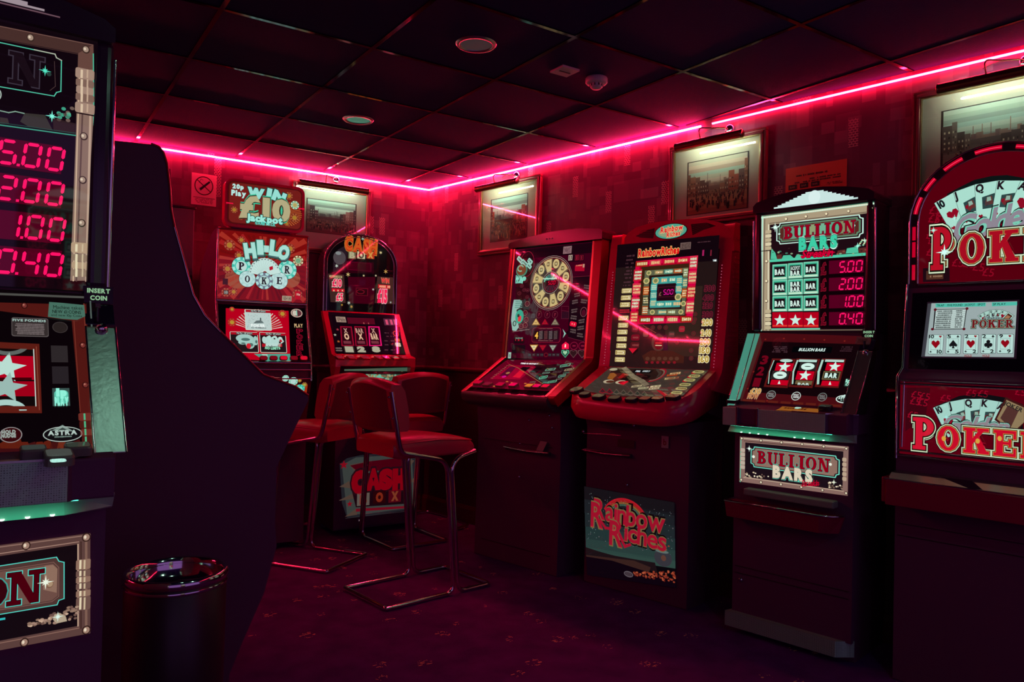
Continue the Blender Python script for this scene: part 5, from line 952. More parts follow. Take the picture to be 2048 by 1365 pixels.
    A.box(1790, 240, 230, 130, glow('0c060c'), 3); A.box(1740, 245, 34, 110, glow('a01c58'), 4); A.box(1885, 245, 24, 110, glow('7a1c30'), 4); A.text('WIN', 1955, 385, 70, 40, glow('d0e8e8'), 4); A.oval(1965, 390, 26, 26, glow('ffffff', 1.3), 5)
    A.scrib(1750, 40, 280, 30, glow('4a2c34'), 3)
    A.build('upper_glass', r)
    # lower picture panel
    B = Art(FN, -.004, 0, -.004, 1, (1140, 960, 5.933)); k_ = .42
    B.poly([(170, 75), (1240, 268), (1255, 1282), (205, 1130)], glow('0c0a10', .6), 0)
    bands = [((170, 80), (1240, 272), 150, '1c1a20'), ((172, 230), (1242, 400), 160, '242a30'), ((178, 390), (1245, 550), 160, '283438'), ((184, 550), (1248, 700), 150, '2c4444'), ((188, 700), (1250, 840), 130, '34504c'), ((190, 800), (1252, 960), 90, '3c5c54')]
    for i, (a, b, h, c_) in enumerate(bands): B.poly([a, b, (b[0]+1, b[1]+h+6), (a[0]+2, a[1]+h+6)], glow(c_, .55), 1)
    B.poly([(190, 800), (340, 850), (520, 900), (800, 950), (1010, 985), (1040, 1100), (190, 900)], glow('201418', .7), 2); B.poly([(195, 893), (500, 930), (760, 960), (960, 1040), (940, 1100), (500, 960), (195, 912)], glow('3c2420', .8), 3); B.poly([(195, 912), (500, 960), (940, 1100), (1255, 1180), (1255, 1282), (205, 1130)], glow('100410', .7), 3)
    for i in range(170): a, b = B.rnd.uniform(200, 1230), B.rnd.random(); y = 150+(a-180)*.19+b*560; B.oval(a, y, 7, 7, glow(B.rnd.choice(('9ab8b0', 'b09aa8', '7c8c94')), .7), 4, 6)
    for i, c_ in enumerate(('c01828', 'b02020', '906030', '406050')): B.ring(650, 520+i*6, 560-i*34, 600-i*36, 18, glow(c_, .75), 4, 25, 155)
    T1 = (glow('b01430', .72), glow('8c7448', .6), glow('0c0408'))
    for off, mt, l in ((.11, T1[2], 5), (.055, T1[1], 7), (.02, T1[0], 9)): B.text('Rainbow', 695, 420, 850, 235, mt, l, off, gap=.0, rot=-1); B.text('Riches', 815, 650, 660, 220, mt, l, off, gap=.0, rot=-2)
    for off, mt, l in ((.055, T1[1], 10), (.02, T1[0], 11)): B.text('R', 330, 415, 150, 290, mt, l, off); B.text('R', 555, 635, 160, 290, mt, l, off)
    B.line([(370, 480), (430, 570), (480, 580)], 26, T1[0], 12); B.line([(610, 690), (660, 790), (720, 770)], 28, T1[0], 12)
    B.oval(1108, 930, 210, 200, glow('3c3c44', .7), 5); B.oval(1095, 850, 160, 40, glow('6a7c78', .7), 6); B.oval(1115, 930, 60, 70, glow('6a4438', .7), 6)
    for i in range(90): a = B.rnd.uniform(0, 1); x = 760+a*490; B.oval(x, 1115+(x-760)*.06+B.rnd.uniform(-45, 60)*(.35+a), 26, 22, glow(B.rnd.choice(('a8442c', '8c3424', 'c05c3c', '6a2018')), .75), 6 + i % 3, 8)
    for i in range(14): B.oval(B.rnd.uniform(1020, 1190), B.rnd.uniform(785, 840), 22, 18, glow('a84c30', .7), 7, 8)
    B.ring(700, 1120, 110, 70, 10, glow('6a6068', .7), 7); B.oval(700, 1120, 80, 44, glow('4a3c44', .7), 7)
    B.build('lower_artwork', r)
    C2 = Art(FN, -.006, 0, -.006, 1, (920, 780, 3.102)); C2.box(1272, 325, 44, 74, ink('b0a098'), 0); C2.text('b', 1272, 325, 20, 38, ink('8a1c2c'), 1); C2.build('small_sticker', r); C3 = Art(FN, -.006, 0, -.006, 1, (920, 780, 3.102)); C3.box(1030, 335, 105, 50, ink('3a2c34', .4), 0); C3.build('rating_plate', r)
    for x, y in ((765, 258), (1078, 222), (1035, 590)):
        MB().lathe([(.0001, .008), (.006, .008), (.008, .002), (.009, 0)], CHROME, on(C2, x, y), 14, frame=(Vector((1, 0, 0)), Vector((0, 0, 1)), Vector((0, -1, 0)))).build('lock', r)
    ptube(C2, [(770, 370), (900, 395), (1065, 408)], .003, CHROME, .018, 8, .02).build('tray_lip', r); a, b = C2.P(775, 395), C2.P(1065, 400); MB().box(a[0], b[0], -.016, 0, b[1]-.02, b[1]+.0, BLACKG).build('payout_tray', r, bevel=.004)
    ptube(C2, [(770, 270), (900, 276), (1000, 284)], .0018, CHROME, .004, 6).build('door_seam', r)
    return r
tag(rainbow(), 'bright red moulded fruit machine with a square gold board, beside the dial machine', 'fruit machine')

# ================================================================== GOLDEN POKER
FG = Frame(2.863, 1.596, -79)
def fan_cards(A, cards, cx, cy, R1_, w, h, a0, a1, l, faces, k=1.0):
    n = len(cards); c = A.P(cx, cy); s = A.S(cx, cy, 100, 100)[0]/100
    for i, t in enumerate(cards):
        a = a0+(a1-a0)*i/(n-1); ca, sa = math.cos(R_(a)), math.sin(R_(a)); L = l+i*4
        def at(u, v): return (c[0]+(u*ca+(R1_+v)*sa)*s, c[1]+(-u*sa+(R1_+v)*ca)*s)
        A.raw([at(-w/2, -h/2), at(w/2, -h/2), at(w/2, h/2), at(-w/2, h/2)], glow('101018'), L)
        A.raw([at(-w/2+2, -h/2+2), at(w/2-2, -h/2+2), at(w/2-2, h/2-2), at(-w/2+2, h/2-2)], glow(faces, k), L+1)
        if t == 'JOKER':
            A.raw([at(-w/2+8, -h/2+8), at(w/2-8, -h/2+8), at(w/2-8, h/2-8), at(-w/2+8, h/2-8)], glow('4c2018'), L+2); A.raw([at(-w/4, -h/4), at(w/4, -h/5), at(w/5, h/4), at(-w/4, h/5)], glow('a07050'), L+3)
            continue
        xx = 0
        for ch in t:
            vs, fs = glyph(ch, .05); k2 = h*.2/.7; A.mb.add([A.loc(*at(-w/2+5+xx+a_*k2*.8, h/2-6-h*.2+b_*k2), .0008+(L+2)*.0005) for a_, b_ in vs], fs, glow('20141c' if t != '10' else '14141c')); xx += (max(q for q, _ in vs)+.02)*k2*.8
        hx, hy = (-w*.0, -h*.05)
        q = w*.30 if t in ('10', 'A') else w*.18
        A.raw([at(hx+a_*q, hy+b_*q) for a_, b_ in ((0, -1), (-.95, .1), (-.8, .75), (-.3, .85), (0, .5), (.3, .85), (.8, .75), (.95, .1))], glow('8c0c24' if i != 2 else '30343c'), L+3)
        if t in 'JQK':
            A.raw([at(-w*.2, -h*.2), at(w*.36, -h*.2), at(w*.36, h*.18), at(-w*.2, h*.12)], glow('2c4444'), L+2); A.raw([at(-w*.1, -h*.12), at(w*.28, -h*.1), at(w*.24, h*.12), at(0, h*.1)], glow('5c3430'), L+3)
            A.raw([at(w*.0, -h*.02), at(w*.2, 0), at(w*.18, h*.1), at(.02*w, h*.1)], glow('8cb0a0'), L+4)
        A.raw([at(-w*.3+a_*w*.11, -h*.38+b_*w*.11) for a_, b_ in ((0, -1), (-.95, .1), (-.5, .85), (0, .4), (.5, .85), (.95, .1))], glow('8c0c24'), L+3)
def golden():
    r = FG.root('fruit_machine'); m = MB()
    m.prism([(0, 0), (0, .86), (.002, 1.16), (.06, 1.19), (.10, 1.5), (.11, 1.56), (.36, 1.56), (.36, 0)], 0, .60, BLACK); m.build('cabinet', r, bevel=.005)
    # arched top box
    A = Art(FG, .098, 1.53, .094, 2.03, (1770, 80, 2.625))
    cu, cv = .302, .235
    def arch(g, v0, n=26): 
        rx, ry = .262+g, .238+g; return [(cu-rx, v0)]+[(cu+rx*math.cos(R_(180-180*i/n)), cv+ry*math.sin(R_(180-180*i/n))) for i in range(n+1)]+[(cu+rx, v0)]
    extr(A, arch(.036, -.02), .20, BLACKG, -.004, uv=True, name='arched_casing', parent=r, bevel=.006)
    def band(g0, g1, i0, i1, l, mat, mb, n=60):
        o = [A.loc(cu+(.262+g1)*math.cos(R_(180-180*i/n)), cv+(.238+g1)*math.sin(R_(180-180*i/n)), l) for i in range(i0, i1+1)]; q = [A.loc(cu+(.262+g0)*math.cos(R_(180-180*i/n)), cv+(.238+g0)*math.sin(R_(180-180*i/n)), l) for i in range(i0, i1+1)]
        for k in range(len(o)-1): mb.add([o[k], o[k+1], q[k+1], q[k]], [(0, 1, 2, 3)], mat)
    for g in (.002, .034): MB().tube([A.loc(u, v, .003) for u, v in arch(g, 0)], .0032, CHROME, 8).build('chrome_arc', r)
    for (i0, i1) in ((3, 8), (10, 14), (17, 22), (25, 31), (34, 40), (43, 49), (52, 57)):
        m = MB(); band(.010, .025, i0, i1, .0015, glow('c00028'), m); band(.016, .019, i0, i1, .002, glow('ff4060'), m); m.build('arch_light', r)
    for u in (cu-.262-.018, cu+.262+.018):
        for v0, v1 in ((.015, .075), (.105, .165), (.172, .225)):
            m = MB(); m.add([A.loc(u-.006, v0, .0015), A.loc(u+.006, v0, .0015), A.loc(u+.006, v1, .0015), A.loc(u-.006, v1, .0015)], [(0, 1, 2, 3)], glow('c00028')); m.build('arch_light', r)
    A.raw(arch(-.001, 0), glow('58000f', .9), 0)
    for i in range(30): A.text('£5', A.rnd.uniform(230, 730), A.rnd.uniform(860, 1240), 60, 42, glow('8a0820'), 1, .0, rot=-10)
    A.poly([(200, 1200), (300, 1195), (340, 1200), (340, 1268), (200, 1272)], glow('1c0810'), 2); A.box(262, 1235, 90, 46, glow('4c2c20'), 3); A.scrib(262, 1235, 80, 30, glow('907058'), 4, 2)
    A.poly([(325, 810), (400, 770), (470, 735), (560, 715), (640, 710), (760, 730), (760, 900), (600, 900), (390, 935)], glow('0c1414'), 2)
    fan_cards(A, ('10', 'J', 'Q', 'K', 'A', 'JOKER'), 560, 1255, 476, 122, 230, -27, 32, 3, 'a8dccc')
    for g, c_, l in ((.055, '140c10', 30), (.03, '78c8b0', 31), (.0, '8c8490', 34)): A.text('Golden', 585, 952, 450, 135, glow(c_), l, .02+g*1.2, shear=.35, rot=10, gap=-.03)
    A.slabtext('POKER', 640, 1085, 800, 165, glow('a40c20'), 38, outl=[(.12, glow('100408'), 0), (.085, glow('c8dcb8'), .6), (.045, glow('181008'), 1.1), (.02, glow('c09050'), 1.5)], gap=.16)
    A.slabtext('P', 305, 1098, 110, 225, glow('b01024'), 42, outl=[(.10, glow('100408'), 0), (.075, glow('d0e4c0'), .6), (.04, glow('181008'), 1.1)])
    sparkle(A, 322, 1118, 46, glow('d0fcf0'), 48); sparkle(A, 265, 1004, 22, glow('b0f0e0'), 48); sparkle(A, 375, 940, 22, glow('b0f0e0'), 48); A.build('upper_glass', r)
    MB().tube([A.loc(cu-.262, -.004, .004), A.loc(cu+.262, -.004, .004)], .004, CHROME, 8).build('chrome_bar', r)
    # screen section
    S_ = Art(FG, .060, 1.19, .098, 1.50, (1770, 560, 2.967)); S_.ubox((.30, .156), .56, .30, GLASSB, 0)
    q = [(275, 140), (785, 128), (765, 460), (235, 455)]; S_.poly([(252, 132), (800, 118), (780, 470), (222, 464)], glow('20101c'), 1); S_.poly(q, glow('98a8a8'), 2); S_.poly([(255, 142), (277, 140), (238, 455), (216, 458)], glow('3c3c44'), 3)
    S_.poly([(300, 142), (600, 136), (598, 158), (302, 164)], glow('4cb8a4'), 3); S_.poly([(635, 135), (785, 131), (785, 152), (635, 158)], glow('4cb8a4'), 3); S_.text('TRAP', 330, 153, 44, 12, glow('203838'), 4); S_.text('FIVE POUND', 416, 151, 90, 12, glow('203838'), 4); S_.text('JACKPOT', 505, 149, 62, 12, glow('203838'), 4); S_.text('SPOT', 573, 147, 44, 12, glow('203838'), 4); S_.text('5P PLAY', 680, 145, 76, 12, glow('203838'), 4)
    S_.poly([(295, 176), (488, 172), (470, 294), (285, 296)], glow('181418'), 3); S_.poly([(303, 180), (482, 176), (466, 290), (292, 292)], glow('b8ccc8'), 4)
    for k in range(9): S_.scrib(355-k*1.4, 187+k*12, 96, 10, glow('202428'), 5, 1, .95); S_.scrib(442-k*1.2, 185+k*12, 40, 10, glow('202428'), 5, 1, .9); S_.line([(300, 193+k*12), (480, 190+k*12)], 1.4, glow('60706c'), 5)
    for p in ((300, 178), (488, 172), (283, 294), (470, 293)): S_.oval(*p, 18, 16, glow('5c1420'), 5)
    fan_cards(S_, ('10', 'J', 'Q', 'K', 'A', 'JOKER'), 652, 312, 122, 48, 70, -34, 38, 4, 'a8d0c4', .95)
    S_.text('Golden', 645, 236, 110, 34, glow('90a8a8'), 30, .02, shear=.3, outl=(glow('202428'), .05), gap=-.02); S_.slabtext('POKER', 645, 266, 250, 48, glow('6c1018'), 32, outl=[(.12, glow('283c38'), .2), (.05, glow('8ca890'), .8)], gap=.14)
    for k, (t, sym) in enumerate((('10', 'h'), ('5', 's'), ('2', 'h'), ('2', 'c'), ('9', 'h'))):
        x = 303+k*104-(0 if k < 4 else 4); y = 384-k*.8; w = 88 if k < 4 else 96; col = '8c0818' if sym == 'h' else '141418'
        S_.box(x, y, w, 116, glow('283038'), 4, 0, .08); S_.box(x, y, w-4, 112, glow('b4d8d0'), 5, 0, .08); S_.box(x, y, 58, 66, glow('586868'), 6); S_.box(x, y, 55, 63, glow('b4d8d0'), 7)
        S_.text(t, x-24, y-46, 22 if t != '10' else 30, 20, glow('141418'), 8, .03); S_.text(t, x+22, y+44, 22 if t != '10' else 30, 20, glow('141418'), 8, .03)
        def suit(X, Y, s_, g=sym, c_=col):
            M_ = glow(c_)
            if g == 'h': S_.poly([(X, Y+s_), (X-s_, Y-s_*.15), (X-s_*.9, Y-s_*.7), (X-s_*.45, Y-s_*.95), (X, Y-s_*.5), (X+s_*.45, Y-s_*.95), (X+s_*.9, Y-s_*.7), (X+s_, Y-s_*.15)], M_, 9)
            elif g == 's': S_.poly([(X, Y-s_), (X+s_, Y+s_*.2), (X+s_*.8, Y+s_*.62), (X+s_*.15, Y+s_*.45), (X+s_*.35, Y+s_), (X-s_*.35, Y+s_), (X-s_*.15, Y+s_*.45), (X-s_*.8, Y+s_*.62), (X-s_, Y+s_*.2)], M_, 9)
            else:
                for dx, dy in ((0, -.5), (-.52, .25), (.52, .25)): S_.oval(X+dx*s_, Y+dy*s_, s_*.95, s_*.95, M_, 9, 12)
                S_.poly([(X-s_*.12, Y-s_*.2), (X+s_*.12, Y-s_*.2), (X+s_*.35, Y+s_), (X-s_*.35, Y+s_)], M_, 9)
        suit(x, y, 25); suit(x+28, y-45, 8); suit(x-30, y+44, 7, 's', '303438')
    S_.text('HOLD', 495, 452, 44, 13, glow('8c2028'), 8, .03); S_.text('HOLD', 602, 452, 44, 13, glow('8c2028'), 8, .03); S_.build('screen', r)
    B = Art(FG, .002, 1.16, .060, 1.19, (1770, 560, 2.967))
    for k in range(6): button(B, 245+k*98, 500+k*1.5, 74, 34, .014, BLACKG, glow('2c2028', .8), r, round_=.45)
    # lower lit panel
    A = Art(FG, -.002, .85, -.002, 1.16, (1770, 560, 2.967)); A.ubox((.30, .152), .575, .285, glow('5c0012', .9), 0)
    A.crop = (1770, 560, 2.967)
    for i in range(22): A.text('£5', A.rnd.uniform(140, 820), A.rnd.uniform(650, 1000), 60, 40, glow('900824'), 1, .0, rot=-8)
    A.poly([(120, 640), (270, 640), (240, 820), (120, 900)], glow('3c0410'), 1); A.poly([(290, 755), (440, 690), (570, 675), (720, 700), (820, 740), (820, 900), (340, 905)], glow('0c0c10'), 2)
    fan_cards(A, ('10', 'J', 'Q', 'K', 'A'), 560, 1185, 436, 118, 225, -26, 18, 3, 'a4d4c8', .95)
    A.poly([(655, 830), (722, 695), (830, 745), (830, 850), (770, 920)], glow('3c1414'), 26); A.poly([(670, 825), (727, 712), (830, 758), (830, 845), (765, 905)], glow('8c7858'), 27); A.poly([(690, 820), (735, 745), (800, 775), (750, 880)], glow('50302c'), 28); A.text('JOKER', 768, 752, 120, 24, glow('202020'), 29, .03, rot=-24)
    for g, c_, l in ((.055, '140c10', 30), (.03, '78b8a8', 31), (.0, '8c8088', 34)): A.text('Golden', 548, 858, 390, 95, glow(c_), l, .02+g*1.2, shear=.35, rot=0, gap=-.03)
    A.slabtext('POKER', 560, 955, 790, 150, glow('c40c28'), 38, outl=[(.12, glow('100408'), 0), (.085, glow('c0d4b0'), .6), (.045, glow('181008'), 1.1), (.02, glow('c8883c'), 1.5)], gap=.16)
    A.slabtext('P', 242, 912, 130, 190, glow('cc1430'), 42, outl=[(.10, glow('100408'), 0), (.075, glow('c8dcb8'), .6), (.04, glow('181008'), 1.1)])
    for x, y in ((690, 940), (360, 940), (560, 955)): A.oval(x, y, 26, 30, glow('d0a040'), 44)
    sparkle(A, 375, 815, 22, glow('a0e8e0'), 45); A.build('lower_glass', r)
    for pts, rad in (([(180, 622), (400, 628), (830, 645)], .005), ([(120, 605), (400, 608), (830, 622)], .004), ([(210, 1022), (500, 1050), (830, 1072)], .005), ([(180, 1042), (500, 1085), (830, 1112)], .006), ([(120, 600), (105, 990)], .004)):
        q = [(u, v) for u, v in (A.P(*p) for p in pts)]; x1 = .585; e = [A.loc(u, v, .012) for u, v in q]
        if len(pts) == 3: v = sum(v for _, v in q[:2])/2; e = [A.loc(.012, v, .012), A.loc(x1, v, .012)]
        MB().tube(e, rad, CHROME, 10).build('chrome_bar', r)
    for x in (.0, .60):
        MB().tube([(x, .0, .85), (x, .0, 1.165), (x, .060, 1.20), (x, .098, 1.53)], .0045, CHROME, 8).build('chrome_edge', r)
    m = MB(); m.prism([(.0, .72), (-.05, .735), (-.085, .765), (-.088, .775), (-.05, .80), (0, .805)], .0, .60, BRUSH); m.build('payout_tray', r, bevel=.004)
    MB().box(-.005, .605, -.098, -.088, .682, .778, REDDK).build('tray_front', r, bevel=.004); MB().box(-.022, .004, -.090, -.0, .69, .785, REDDK).build('tray_end', r, bevel=.005)
    MB().tube([(-.01, -.094, .780), (.6, -.094, .780)], .003, CHROME, 8).build('tray_rim', r)
    MB().box(.01, .59, -.003, .0, .60, .602, ink('2a1c24', .3)).build('door_seam', r); MB().box(.01, .59, -.003, .0, .555, .557, ink('2a1c24', .3)).build('door_seam', r)
    MB().prism([(.18, .81), (.28, .81), (.34, .76)], -.0895, -.086, BLACKG, 'y').build('tray_divider', r)
    return r
tag(golden(), 'fruit machine at the right edge with a fan of playing cards on its arched top', 'fruit machine')

# ================================================================== HI-LO POKER
FH = Frame(1.0, 4.62, -1)
def chip(A, x, y, d, c1, c2, mid, t=None, l=3):
    A.oval(x, y, d*1.04, d*1.04, glow('1c2820'), l, circ=True); A.oval(x, y, d, d, glow(c1), l+1, circ=True); c = A.P(x, y); R0 = A.S(x, y, d, d)[0]/2
    for k in range(8): A.raw([(c[0]+rr*math.cos(R_(k*45+a)), c[1]+rr*math.sin(R_(k*45+a))) for rr, a in ((R0*.72, -10), (R0, -9), (R0, 9), (R0*.72, 10))], glow(c2), l+2)
    A.ring(x, y, d*.7, d*.7, d*.05, glow(c2), l+2, circ=True); A.oval(x, y, d*.52, d*.52, glow(mid), l+2, circ=True)
    if t: A.slabtext(t, x, y, d*.32, d*.42, glow('181418'), l+3)
def rays(A, x, y, poly_mat, n, r, l):
    for k in range(n):
        a = k*360/n+3*(k % 3); A.poly([(x, y), (x+r*math.cos(R_(a)), y+r*math.sin(R_(a))), (x+r*math.cos(R_(a+180/n)), y+r*math.sin(R_(a+180/n)))], poly_mat, l)
def hilo():
    r = FH.root('fruit_machine'); m = MB()
    m.prism([(-.05, .035), (-.05, .78), (-.13, 1.02), (-.12, 1.13), (0, 1.48), (0, 1.915), (.15, 1.90), (.42, 1.76), (.5, 1.70), (.5, 0), (.18, 0), (.18, .035)], 0, .54, BLACK); m.build('cabinet', r, bevel=.004)
    MB().box(.08, .42, .0, .08, 1.86, 1.94, BLACKG).build('topper_mount', r)
    A = Art(FH, .0, 1.48, .0, 1.92, (420, 340, 4.875)); A.ubox((.27, .225), .52, .415, glow('780a0a'), 0)
    o = A.P(530, 920); rd = random.Random(4)
    for k in range(40):
        a = k*9+rd.uniform(-2, 2); w_ = rd.uniform(1.5, 3.5); rr = [abs(.255/math.cos(R_(a))) if abs(math.cos(R_(a))) > .05 else 9, abs(.19/math.sin(R_(a))) if abs(math.sin(R_(a))) > .05 else 9]; R1_ = min(rr)
        A.raw([(o[0]+.02*math.cos(R_(a)), o[1]+.02*math.sin(R_(a))), (.27+(R1_*math.cos(R_(a-w_))), .215+R1_*math.sin(R_(a-w_))), (.27+R1_*math.cos(R_(a+w_)), .215+R1_*math.sin(R_(a+w_)))], glow(rd.choice(('9c1c1c', '600808', 'a02c20', '6c0a0a'))), 1)
    A.oval(270, 1060, 250, 200, glow('a05038', .9), 1); A.oval(780, 1060, 200, 180, glow('a05038', .9), 1)
    for x, y, d in ((190, 735, 105), (305, 685, 72), (780, 770, 90), (280, 835, 80), (170, 965, 90), (850, 1215, 95), (155, 1195, 90), (230, 1190, 70)): chip(A, x, y, d, 'a8503c', '801c14', 'a8782c', l=2)
    chip(A, 858, 888, 100, 'd8d0a0', '70402c', '70a078', l=4)
    chip(A, 305, 940, 185, '9ce0d0', '3cb8a4', 'b8d8d0', 'P', 4); chip(A, 752, 975, 180, '9ce0d0', '3cb8a4', 'b8d8d0', 'R', 4)
    chip(A, 362, 1065, 160, 'b8dcd8', 'a4ccc8', 'b8d8d4', 'O', 10); chip(A, 672, 1082, 165, 'b8dcd8', 'a4ccc8', 'b8d8d4', 'E', 10)
    for k in range(13): 
        a = -78+k*12.5; c = A.P(530, 1010); s = A.S(530, 1010, 100, 100)[0]/100; ca, sa = math.cos(R_(a)), math.sin(R_(a)); f = lambda u, v: (c[0]+(u*ca+v*sa)*s, c[1]+(-u*sa+v*ca)*s)
        A.raw([f(-30, 20), (f(30, 20)), f(38, 150), f(-38, 150)], glow('708c84'), 15+k); A.raw([f(-29, 20), (f(27, 20)), f(35, 148), f(-37, 148)], glow('c0e0d8'), 15.5+k)
        A.raw([f(-28, 130), f(-20, 130), f(-20, 142), f(-28, 142)], glow('181c20'), 16+k)
        if k % 2: A.raw([f(-8, 95), f(4, 95), f(4, 112), f(-8, 112)], glow('282c30'), 16+k)
    A.poly([(570, 950), (605, 940), (608, 972), (575, 985)], glow('b01020'), 32)
    chip(A, 520, 1085, 165, 'a8d8d4', '687080', 'b8d8d0', 'K', 33)
    for t, x, y, w, h, q in (('H', 382, 790, 115, 130, 10), ('I', 480, 758, 62, 120, 5), ('L', 620, 765, 95, 130, -5), ('O', 710, 808, 110, 120, -14)):
        A.text(t, x+4, y+14, w, h, glow('586070'), 36, .08, rot=q, outl=(glow('1c4c40'), .06)); A.text(t, x, y, w, h, glow('a4dcd0'), 39, .08, rot=q, outl=(glow('2c7464'), .03))
    A.box(540, 775, 52, 66, glow('a4dcd0'), 39); A.box(540, 832, 40, 10, glow('3c8060'), 39)
    A.box(748, 1255, 92, 50, glow('a89880'), 4); A.scrib(748, 1255, 80, 40, glow('483028'), 5, 3); A.box(855, 1225, 56, 80, glow('b00c1c'), 6, 0, .2); A.text('25p', 858, 1217, 36, 22, glow('e0d0b8'), 7); A.box(148, 1090, 52, 60, glow('3c1418'), 4); A.box(155, 1195, 46, 40, glow('28181c'), 6); A.text('18', 155, 1195, 34, 28, glow('a0a098'), 7)
    A.build('main_glass', r)
    for x in (.004, .536): MB().tube([(x, -.004, 1.905), (x, -.004, 1.484), (x, -.124, 1.135), (x, -.136, 1.02)], .007, CHROME, 10).build('chrome_edge', r)
    for z, y in ((1.908, -.004), (1.488, -.006), (1.128, -.128), (1.088, -.13), (1.035, -.135)): MB().tube([(.004, y, z), (.536, y, z)], .007, CHROME if z < 1.6 else REDRAIL, 10).build('chrome_bar', r)
    # second panel
    B = Art(FH, -.118, 1.138, -.003, 1.475, (420, 590, 6.5)); B.ubox((.27, .175), .51, .34, GLASSB, 0)
    B.poly([(205, 175), (1020, 210), (1045, 870), (205, 830)], glow('b4001c'), 1); 
    for k in range(22):
        a = 200+k*7; B.poly([(620, 480), (620+330*math.cos(R_(a)), 480+290*math.sin(R_(a))), (620+330*math.cos(R_(a+2.5)), 480+290*math.sin(R_(a+2.5)))], glow('c0a090' if k % 3 else 'd8c8b8'), 2) if 1 else 0
    for x, y, d in ((285, 360, 110), (940, 250, 105), (285, 190, 70)): chip(B, x, y, d, 'b84030', 'a01c18', 'b08c30', l=3)
    def game(x, y, w, h, kind):
        B.box(x, y, w+14, h+12, glow('c8dcc8'), 4, 0, .05); B.box(x, y, w, h, glow('201418' if kind else 'b8ccc8'), 5, 0, .03); B.box(x, y-h/2+16, w, 32, glow('a80c20'), 6); B.box(x, y-h/2+16, w*.6, 26, glow('282024'), 7); B.text('20p Play - £10 Jackpot', x, y-h/2+16, w*.58, 22, glow('c8e0d8'), 8, .01)
    game(625, 330, 325, 255, 0); game(445, 618, 350, 255, 1); game(820, 625, 330, 250, 1)
    for i in range(60): B.oval(B.rnd.uniform(480, 770), B.rnd.uniform(255, 440), 9, 9, glow(B.rnd.choice(('8ca0a0', 'a8a4a8', '7c9490'))), 7, 6)
    B.poly([(560, 375), (600, 340), (660, 335), (700, 372)], glow('5c6c6c'), 8); B.box(655, 320, 14, 34, glow('303438'), 9); B.text('POKER', 622, 405, 185, 34, glow('e4f0ec'), 9, .07); B.text('by NUMBERS', 632, 436, 190, 22, glow('303438'), 9, .02)
    for x, y, w, h in ((705, 590, 60, 90), (755, 600, 70, 120), (770, 560, 40, 60), (835, 610, 120, 130), (840, 565, 60, 60), (910, 580, 60, 60)): B.oval(x, y, w, h, glow('b0d4cc'), 7)
    B.poly([(885, 560), (915, 550), (960, 610), (925, 640)], glow('c0d8d0'), 8); B.poly([(895, 590), (920, 585), (940, 612), (915, 622)], glow('b01020'), 9); B.oval(835, 575, 26, 20, glow('302428'), 9)
    for k in range(5): B.box(735+k*42, 655, 36, 40, glow('b8d8d0'), 8)
    B.box(700, 660, 50, 40, glow('b01020'), 8); B.box(910, 660, 50, 40, glow('b01020'), 8); B.text('NO LIMITS', 810, 694, 195, 30, glow('90dcb8'), 10, .07, arc=-.2, outl=(glow('184030'), .05))
    for x, y, w, h in ((450, 570, 230, 110), (520, 640, 120, 130), (420, 620, 110, 60), (590, 600, 60, 120)): B.oval(x, y, w, h, glow('9cc4bc'), 7); B.oval(x+10, y+14, w*.5, h*.35, glow('4c6c68'), 8)
    B.oval(500, 670, 60, 70, glow('d02030'), 9)
    B.oval(1125, 240, 150, 110, glow('c8b0a0'), 3); B.oval(1125, 240, 128, 90, glow('5c2c34'), 4); B.oval(1100, 240, 60, 70, glow('c8c0b0'), 5); B.box(1125, 240, 12, 74, glow('80c8b0'), 6)
    B.text('PLAY', 1150, 403, 110, 44, glow('c8a878'), 3, .05)
    for k, ch in enumerate('POKER'): B.text(ch, 1165, 475+k*72, 70, 52, glow('3c0010'), 3, .03, outl=(glow('a00c2c'), .05))
    B.poly([(570, 770), (1040, 770), (1048, 865), (720, 865)], glow('4c9c88'), 3); B.scrib(710, 790, 80, 36, glow('c0dcd0'), 4, 2, 1); B.build('game_screen', r)
    for x in (690, 820, 950, 1085, 1210): button(B, x, 832, 105, 60, .016, REDRAIL, glow('d0102c' if x in (950, 1210) else '780818'), r, round_=.4)
    # lower panel
    Cc = Art(FH, -.052, .80, -.13, 1.015, (420, 590, 6.5)); Cc.ubox((.27, .11), .50, .20, glow('a03010', .9), 0)
    chip(Cc, 1080, 1125, 120, 'a4dcc8', '70b0a0', 'b0d4cc', l=3); chip(Cc, 1165, 1225, 130, '50d0b8', '2c9c88', '70d4c0', l=3); chip(Cc, 980, 1085, 90, 'a4dcc8', '70b0a0', 'b0d4cc', l=3); chip(Cc, 1225, 1170, 70, 'b08040', '702c14', 'a0a040', l=2); chip(Cc, 1165, 1115, 50, 'a07030', '803010', 'a0a040', l=2)
    Cc.build('lower_glass', r)
    # topper sign
    T = Art(FH, -.045, 1.93, -.045, 2.2, (420, 340, 4.875))
    def rrq(x0, x1, y0, y1, k):
        q = []
        for cx, cy, a0 in ((x1-k, y1-k, 0), (x0+k, y1-k, 90), (x0+k, y0+k, 180), (x1-k, y0+k, 270)): q += _ell(cx, cy, k, k, a0, a0+90, 6)
        return q
    a = T.P(160, 100); b = T.P(150, 535); c = T.P(912, 200); U0, U1, V0, V1 = T.P(145, 330)[0], T.P(922, 380)[0], T.P(530, 583)[1], T.P(530, 122)[1]
    o = extr(T, rrq(U0, U1, V0, V1, .045), .07, REDSH, -.001, uv=True, name='topper_sign', parent=r, bevel=.006)
    T.raw(rrq(U0+.016, U1-.016, V0+.016, V1-.016, .03), glow('4c0c0c'), 1); T.raw(rrq(U0+.024, U1-.024, V0+.024, V1-.024, .026), glow('701c18'), 2)
    rd = random.Random(9)
